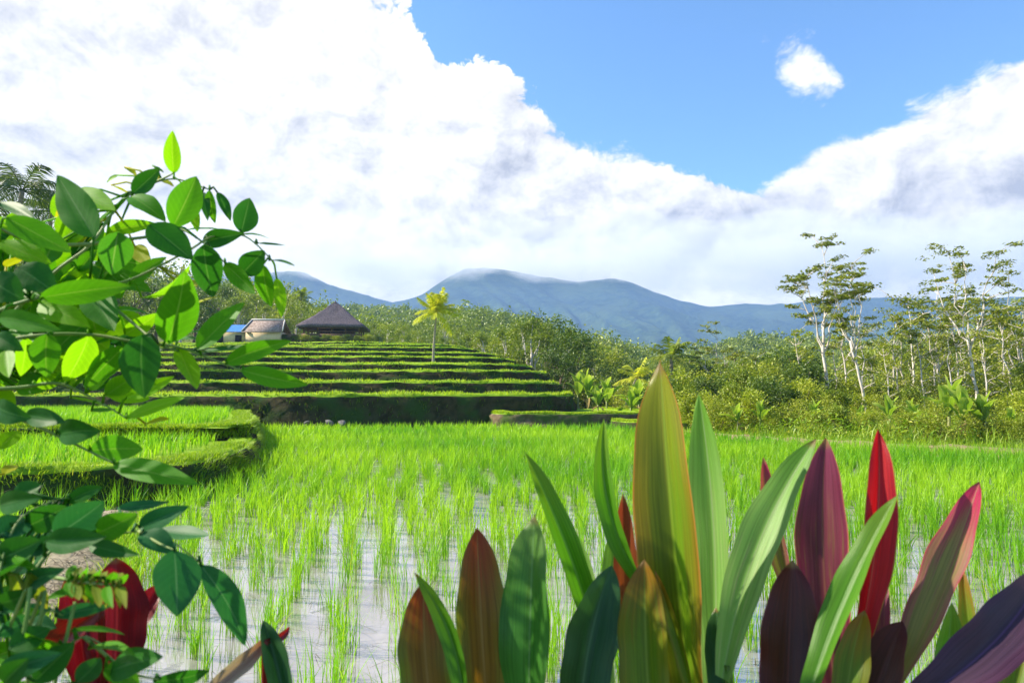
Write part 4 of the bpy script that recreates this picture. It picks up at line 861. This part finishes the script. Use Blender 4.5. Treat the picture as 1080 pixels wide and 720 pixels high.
UP = [(440,152,437,42,40,'bright',.92),(437,287,497,158,78,'mid',.86),(610,302,632,213,62,'dark',.95),(240,315,145,155,88,'pale',.80),(330,210,420,275,58,'mid',.90),(375,280,487,370,82,'dark',.84),
 (515,330,540,465,76,'dark',.86),(425,580,468,395,92,'mid',.82),(300,298,282,408,82,'pale',.80),(225,455,290,550,78,'pale',.86),(15,262,182,352,72,'mid',.74),(-5,322,132,380,58,'bright',.78),(45,388,142,455,80,'dark',.72),(100,466,332,436,62,'mid',.70),
 (-20,420,62,470,84,'dark',.70),(100,478,230,542,64,'bright',.80),(-5,515,156,548,50,'mid',.76),(360,558,366,720,92,'dark',.78),(452,592,498,697,52,'bright',.88),(498,597,620,477,66,'mid',.84),(570,632,738,574,46,'mid',.86),(610,648,780,686,46,'mid',.84),
 (567,378,647,456,46,'mid',.90),(612,405,670,346,58,'dark',.94),(664,380,688,490,48,'mid',.94),(700,414,713,516,30,'bright',.96),(680,372,748,386,14,'dark',.97),(650,328,722,333,12,'dark',.98),(615,306,684,318,18,'mid',.97),(513,326,618,303,46,'dark',.94),(465,295,570,294,28,'mid',.95),
 (268,302,402,280,40,'bright',.95),(325,436,423,362,40,'mid',.90),(355,466,482,380,42,'bright',.88),(340,334,380,383,40,'yellow',1.0),(196,192,292,246,64,'bright',.95),(315,134,346,160,24,'yellow',1.02),(335,202,405,138,48,'dark',.94),(530,192,545,278,28,'mid',.98),(512,198,526,272,26,'dark',.99),(550,198,584,272,28,'dark',.98),
 (176,290,150,232,44,'yellow',1.0),(-5,224,88,266,32,'dark',.86),(-5,268,36,296,32,'bright',.84),(14,388,62,362,30,'yellow',.9),(225,558,163,678,72,'bright',.84),(120,556,120,668,68,'mid',.80),(66,566,52,664,48,'bright',.86),(14,598,22,668,42,'bright',.8),(316,588,213,694,56,'mid',.86),(265,714,350,658,46,'bright',.90),(318,718,442,664,36,'bright',.88),
 (314,558,402,504,42,'bright',.92),(288,494,386,512,26,'mid',.94),(440,552,526,545,14,'mid',.9),(488,482,546,464,24,'yellow',.96),(478,442,516,424,30,'yellow',.98),(418,592,502,570,26,'dark',.9),(498,606,642,590,26,'dark',.88),(180,342,240,298,26,'yellow',1.0),(198,398,246,344,36,'mid',.95),(150,428,192,384,30,'bright',.95),
 (60,470,10,440,50,'mid',.9),(240,580,300,560,26,'mid',.95),(30,540,100,590,40,'mid',.9),(-10,560,60,600,46,'dark',.78),(280,180,330,205,30,'yellow',1.03),(400,165,440,185,26,'yellow',1.04),(440,160,470,185,22,'bright',1.02),(300,155,270,175,18,'bright',1.03),(385,130,415,150,16,'mid',1.0),(475,225,500,300,30,'bright',1.0),(120,620,190,700,40,'bright',.95)]
LO = [(140,130,240,122,58,'dark',.80),(213,168,340,165,62,'mid',.80),(268,200,472,249,54,'mid',.80),(60,84,156,102,44,'dark',.78),(-10,62,76,92,52,'dark',.74),(165,44,246,60,24,'bright',.9),(215,76,276,70,22,'mid',.9),(298,92,440,42,32,'bright',.86),(250,36,316,4,42,'bright',.9),(210,18,262,-8,38,'bright',.9),(-5,168,48,124,38,'bright',.86),(345,106,402,94,26,'yellow',.9),(10,225,40,205,26,'yellow',.9),(85,15,150,-10,36,'bright',.9)]
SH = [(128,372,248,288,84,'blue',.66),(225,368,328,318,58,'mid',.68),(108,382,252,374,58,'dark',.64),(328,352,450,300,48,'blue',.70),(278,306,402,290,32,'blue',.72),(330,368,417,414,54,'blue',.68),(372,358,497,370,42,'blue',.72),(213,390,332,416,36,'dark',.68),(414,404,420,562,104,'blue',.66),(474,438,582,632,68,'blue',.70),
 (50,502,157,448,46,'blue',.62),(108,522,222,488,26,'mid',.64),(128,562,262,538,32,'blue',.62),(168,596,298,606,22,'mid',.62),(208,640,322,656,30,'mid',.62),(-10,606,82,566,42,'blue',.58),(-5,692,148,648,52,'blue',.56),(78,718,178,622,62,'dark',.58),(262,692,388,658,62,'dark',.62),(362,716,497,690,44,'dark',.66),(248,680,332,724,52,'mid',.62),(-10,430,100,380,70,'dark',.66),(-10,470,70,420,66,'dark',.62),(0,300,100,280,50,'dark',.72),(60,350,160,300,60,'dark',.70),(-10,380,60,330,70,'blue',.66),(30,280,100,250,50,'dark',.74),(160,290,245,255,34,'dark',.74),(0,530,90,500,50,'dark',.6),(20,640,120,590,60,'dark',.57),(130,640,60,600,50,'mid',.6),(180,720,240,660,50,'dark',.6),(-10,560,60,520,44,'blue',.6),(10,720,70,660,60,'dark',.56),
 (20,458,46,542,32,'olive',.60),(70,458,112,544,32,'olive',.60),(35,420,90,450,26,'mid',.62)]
def px3(f, x, y, d): a, b_ = f(x, y); return P(a, b_, d)
def shrub(name, label, specs, stems, root_xy, zb, sr=.003):
    root = thing(name, label, 'shrub', (root_xy[0], root_xy[1], zb)); off = np.array([root_xy[0], root_xy[1], zb])
    st = MB()
    for pl in stems:
        tube(st, smooth3(np.array(pl)-off), np.linspace(sr, sr*.33, len(smooth3(np.array(pl)))), 6)
    sbj = st.build('stem', M_stem, root, True)
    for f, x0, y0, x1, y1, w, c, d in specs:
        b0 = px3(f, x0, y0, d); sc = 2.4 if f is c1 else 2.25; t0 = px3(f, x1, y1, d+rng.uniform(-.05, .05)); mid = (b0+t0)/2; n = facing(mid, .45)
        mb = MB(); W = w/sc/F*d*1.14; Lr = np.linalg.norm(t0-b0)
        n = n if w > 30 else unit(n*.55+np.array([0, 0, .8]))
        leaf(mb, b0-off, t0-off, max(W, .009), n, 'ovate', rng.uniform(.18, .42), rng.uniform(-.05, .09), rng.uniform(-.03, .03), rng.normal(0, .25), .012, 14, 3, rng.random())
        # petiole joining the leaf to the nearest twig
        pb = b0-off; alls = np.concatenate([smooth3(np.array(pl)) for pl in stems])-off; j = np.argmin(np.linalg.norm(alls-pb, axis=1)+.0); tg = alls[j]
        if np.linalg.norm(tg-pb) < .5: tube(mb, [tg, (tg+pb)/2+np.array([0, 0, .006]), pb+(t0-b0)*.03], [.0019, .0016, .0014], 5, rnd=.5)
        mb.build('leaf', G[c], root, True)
    return root
def smooth3(p):
    p = np.asarray(p, float); q = smooth_poly(p, 6); return q
def S(f, *pts): return [px3(f, x, y, d) for x, y, d in pts]
gxl = -1.05
stU = [[(gxl, .95, .35), (gxl+.02, .93, .9)]+S(c1, (-60, 640, .90), (20, 520, .88), (140, 400, .88), (230, 330, .90), (300, 230, .94), (350, 190, .97), (440, 165, 1.0), (530, 192, .99)),
       [(gxl, .95, .35)]+S(c1, (-90, 640, .86), (-30, 520, .80), (80, 470, .78), (225, 440, .84), (330, 420, .88), (470, 350, .90), (540, 310, .93), (620, 310, .95), (690, 372, .96)),
       [(gxl, .95, .35)]+S(c1, (-90, 700, .86), (-20, 590, .82), (110, 560, .82), (240, 560, .84), (330, 575, .84), (450, 590, .86), (560, 630, .86), (620, 652, .85)),
       S(c1, (230, 330, .90), (300, 320, .92), (380, 310, .92), (450, 290, .92), (520, 330, .90), (570, 378, .91)), S(c1, (225, 440, .84), (300, 500, .88), (400, 580, .84), (450, 600, .87)), S(c1, (350, 190, .97), (400, 170, .98), (440, 150, .95)),
       [(gxl, .95, .35)]+S(c1, (-80, 760, .86))+S(c2, (-20, 80, .80), (60, 100, .79), (150, 140, .80), (270, 198, .80), (330, 220, .80)),
       S(c1, (-90, 700, .86))+S(c2, (40, 20, .88), (140, 10, .89), (230, 50, .9), (300, 92, .88)), S(c1, (80, 470, .78), (0, 440, .8), (-40, 420, .8)), S(c1, (230, 330, .9), (100, 330, .85), (0, 290, .8), (-40, 260, .8))]
upspec = [(c1, *s) for s in UP]+[(c2, *s) for s in LO]
# extra leaves that thicken the crown behind and beyond the frame edge
for i in range(120):
    x0, y0 = rng.uniform(-160, 290), rng.uniform(270, 700); a = rng.uniform(0, 6.28); L = rng.uniform(85, 150); upspec.append((c1, x0, y0, x0+L*cos(a), y0+L*sin(a)*.7, rng.uniform(48, 84), ['bright', 'mid', 'dark', 'bright', 'bright'][rng.integers(0, 5)], rng.uniform(.94, 1.12)))
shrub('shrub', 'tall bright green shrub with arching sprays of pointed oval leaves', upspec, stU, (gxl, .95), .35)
stL = [[(-.62, .62, .35)]+S(c2, (60, 740, .60), (60, 600, .61), (70, 480, .63), (130, 400, .66), (220, 380, .67), (330, 360, .69), (400, 380, .68), (470, 430, .69)),
       [(-.62, .62, .35)]+S(c2, (30, 740, .58), (10, 600, .6), (-5, 480, .64), (40, 340, .68), (120, 290, .72), (170, 280, .74)), [(-.62, .62, .35)]+S(c2, (120, 760, .60), (150, 650, .61), (200, 610, .62), (260, 640, .62)), S(c2, (330, 360, .69), (380, 390, .67), (414, 404, .66)),
       S(c2, (30, 740, .58), (100, 560, .61), (150, 560, .62)), S(c2, (200, 610, .62), (300, 690, .63), (380, 712, .66))]
lospec = [(c2, *s) for s in SH]
for i in range(34):
    x0, y0 = rng.uniform(-120, 150), rng.uniform(300, 760); a = rng.uniform(-1.2, .8); L = rng.uniform(60, 110); lospec.append((c2, x0, y0, x0+L*cos(a), y0+L*sin(a)*.7, rng.uniform(34, 56), ['blue', 'dark', 'mid', 'blue'][rng.integers(0, 4)], rng.uniform(.66, .82)))
# hanging compound leaf with a row of olive leaflets
for k in range(9):
    t = k/8; lospec.append((c2, 160+t*125, 478+t*14, 172+t*128, 528+t*26-20*abs(t-.5), 12, 'olive' if k % 3 else 'mid', .60)); lospec.append((c2, 162+t*125, 474+t*14, 176+t*125, 440+t*22, 11, 'olive' if k % 2 else 'mid', .61))
stL.append(S(c2, (130, 470, .62), (200, 480, .60), (290, 492, .60)))
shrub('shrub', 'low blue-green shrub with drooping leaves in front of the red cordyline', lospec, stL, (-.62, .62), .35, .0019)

# cordylines: (plant, tip px, base px, width px, depth, material, bend, twist, fold)
T = dict(
 brown=bigleaf('bronze cordyline leaf', (.15, .085, .010), (.12, .16, .014), (.22, .04, .014), .42, .4, rib=(.20, .13, .04), rim=(.10, .18, .03), tmul=(1.5, 1.3, .6)),
 green=bigleaf('green cordyline leaf', (.08, .24, .012), (.10, .26, .016), (.14, .26, .02), .45, .36, rib=(.13, .27, .06), tmul=(1.5, 1.6, .6)),
 bluegreen=bigleaf('blue green cordyline leaf', (.05, .18, .024), (.065, .21, .03), (.10, .21, .03), .4, .36, rib=(.11, .22, .08), tmul=(1.4, 1.5, .7)),
 darkgreen=bigleaf('dark green cordyline leaf', (.02, .075, .02), (.03, .09, .024), (.04, .11, .03), .24, .32, rib=(.05, .12, .05)),
 hero=bigleaf('green and orange cordyline leaf', (.085, .125, .008), (.24, .17, .012), (.26, .27, .02), .46, .34, rib=(.24, .34, .03), half=(.15, .26, .012), rim=(.50, .17, .04), tmul=(1.5, 1.4, .5)),
 pale=bigleaf('pale green cordyline leaf', (.19, .36, .075), (.23, .39, .09), (.13, .29, .03), .4, .38, rib=(.3, .4, .18), splash=(.30, .38, .14)),
 olive=bigleaf('olive cordyline leaf', (.12, .20, .010), (.18, .18, .012), (.28, .13, .012), .46, .38, rib=(.2, .27, .04), tmul=(1.5, 1.5, .5)),
 rust=bigleaf('rusty cordyline leaf', (.26, .07, .015), (.22, .05, .015), (.25, .05, .02), .4, .4, tmul=(1.5, 1.1, .6)),
 red=bigleaf('scarlet cordyline leaf', (.42, .010, .014), (.34, .008, .018), (.44, .01, .018), .45, .34, rib=(.45, .10, .06), rim=(.34, .30, .05), tmul=(1.6, .8, .7)),
 purple=bigleaf('purple cordyline leaf', (.13, .028, .045), (.18, .018, .05), (.17, .03, .07), .36, .32, rib=(.22, .09, .06), splash=(.15, .10, .03), rim=(.42, .12, .08), tmul=(1.6, 1., .9)),
 pink=bigleaf('pink and olive cordyline leaf', (.22, .19, .06), (.26, .08, .08), (.40, .02, .08), .35, .34, rib=(.30, .20, .08), splash=(.26, .09, .10), rim=(.38, .03, .06)),
 maroon=bigleaf('maroon cordyline leaf', (.055, .010, .004), (.075, .010, .006), (.085, .012, .008), .22, .32, rib=(.09, .02, .015), rim=(.14, .02, .03)),
 violet=bigleaf('dark violet cordyline leaf', (.052, .028, .05), (.065, .024, .05), (.07, .03, .055), .22, .3, rib=(.10, .05, .12), tmul=(1.3, 1, 1.2)),
 deepred=bigleaf('deep red cordyline leaf', (.19, .005, .008), (.14, .004, .006), (.24, .006, .008), .3, .34, rib=(.30, .03, .03), tmul=(1.6, .8, .7)),
 stalk=bigleaf('dry cordyline leaf', (.30, .20, .19), (.40, .30, .26), (.22, .06, .04), .25, .45))
rng = np.random.default_rng(11)
def cordy(label, specs, root, whorl_px, whorl_d, n_low=5, lowmats=('green', 'olive')):
    rx, ry = root; w = P(whorl_px[0], whorl_px[1], whorl_d); rt = thing('cordyline', label, 'cordyline', (rx, ry, .35)); off = np.array([rx, ry, .35])
    st = MB(); tube(st, smooth3([(0, 0, -.05), ((w[0]-rx)*.3, (w[1]-ry)*.3, (w[2]-.35)*.4), tuple(w-off)]), np.linspace(.016, .011, 13), 9); st.build('stem', M_cane, rt, True)
    for tx, ty, bx, by, wd_, d, mt, bend, tw, fo_ in specs:
        tip = P(tx, ty, d+.05); bs_ = P(bx, by, d); n = unit(unit(CAMP-bs_)+np.array([-.25+rng.normal(0, .2), 0, .25]))
        mb = MB(); leaf(mb, bs_-off, tip-off, wd_/F*d*.98, n, 'lance', fo_*1.4+.08, rng.uniform(-.03, .05), bend, tw, .035, 26, 4, rng.random(), (-.12 if mt == 'purple' else -.42 if mt == 'hero' else rng.choice([-1, 1])*rng.uniform(.15, .45)))
        # petiole down to the whorl
        p0 = bs_-off; wv = w-off; q = wv+(p0-wv)*.0; tube(mb, smooth3([q, (q+p0)/2+np.array([0, -.0, -.01]), p0+(tip-bs_)*.05]), np.linspace(.006, .004, 13), 6)
        mb.build('leaf', T[mt], rt, True)
    for i in range(n_low):                          # spreading lower leaves below the frame
        a = 6.28*i/n_low+rng.uniform(-.4, .4); dv = np.array([cos(a)*.8, sin(a)*.8, .25]); L = rng.uniform(.16, .24); b0 = w-off-np.array([0, 0, .05+.02*i]); mb = MB()
        leaf(mb, b0+dv*.03, b0+dv*L-np.array([0, 0, .05]), .055, (-cos(a)*.3, -sin(a)*.3, 1), 'lance', .4, .06, 0, 0, .02, 14, 3, rng.random()); mb.build('leaf', T[lowmats[i % len(lowmats)]], rt, True)
    return rt
cordy('cordyline with bronze and blue-green upright leaves left of the tallest leaf', [(447,612,462,790,62,.80,'brown',-.03,.1,.3),(437,603,490,780,26,.78,'green',.10,.5,.5),(503,556,517,790,62,.82,'brown',-.01,0,.32),(564,542,558,800,74,.80,'bluegreen',.02,0,.22),(553,476,640,715,34,.90,'green',.03,.5,.5),(599,552,632,690,24,.93,'pale',.04,.6,.5)], (-.02, .86), (545, 830), .84)
cordy('cordyline with the tallest broad green leaf edged in orange', [(696,380,735,790,84,.86,'hero',.015,.15,.36),(737,414,752,740,50,.98,'pale',.02,.2,.4),(637,441,694,640,30,.90,'green',-.10,.7,.55),(657,520,664,730,30,.92,'rust',0,.2,.4),(650,548,646,740,30,.95,'pale',0,.5,.5),(680,589,690,800,62,.78,'olive',-.02,.1,.3),(645,596,610,790,62,.82,'darkgreen',-.05,.2,.36),(690,600,735,760,16,.80,'olive',.03,.6,.5)], (.20, .92), (692, 850), .88)
cordy('cordyline with a pale green arching leaf and bare lower stem', [(861,462,762,715,50,.84,'pale',-.06,-.4,.35),(755,640,770,770,34,.86,'darkgreen',0,.3,.4),(947,521,845,760,40,.76,'green',-.03,-.1,.4)], (.28, .80), (790, 850), .82)
cordy('red and purple cordyline with a scarlet leaf beside a broad purple one', [(871,461,884,745,60,.88,'purple',-.03,.1,.36),(926,452,902,690,42,.86,'red',.03,-.3,.5),(805,482,838,640,26,.94,'pink',-.05,.5,.5),(848,556,868,745,26,.92,'purple',.0,.3,.5),(836,590,828,800,66,.80,'maroon',0,.1,.25),(927,585,918,745,30,.93,'purple',.02,.2,.4),(912,643,890,800,38,.74,'olive',-.05,-.2,.3)], (.42, .90), (872, 850), .87, 5, ('purple', 'maroon'))
cordy('cordyline with a pink-tipped olive leaf and a drooping dark violet leaf', [(1033,508,942,728,46,.84,'pink',.02,.1,.36),(952,655,902,800,58,.78,'maroon',-.04,.1,.3),(1100,600,955,745,64,.76,'violet',.06,.3,.4),(1015,598,1034,740,20,.95,'olive',0,.4,.5),(1004,635,990,790,34,.92,'green',0,.3,.4),(1086,665,1050,800,34,.86,'olive',0,.2,.4),(1065,660,1040,800,28,.9,'green',0,.2,.4)], (.62, .88), (985, 850), .86, 5, ('maroon', 'violet'))
cordy('small cordyline with a folded dark green leaf and a dry striped leaf', [(277,654,305,770,36,.74,'darkgreen',.03,.3,.6),(306,660,278,676,10,.77,'deepred',.1,.2,.4),(287,668,205,740,24,.76,'stalk',.02,.4,.5)], (-.30, .78), (285, 830), .78, 4)
cordy('deep red cordyline with broad leaves behind the blue-green shrub', [(122,588,118,735,64,.86,'deepred',.02,.1,.3),(169,615,128,690,30,.90,'deepred',0,.3,.4),(45,690,110,640,36,.84,'deepred',0,.3,.4),(75,600,95,740,44,.9,'deepred',0,.2,.4)], (-.62, .92), (110, 800), .88, 4, ('deepred', 'maroon'))
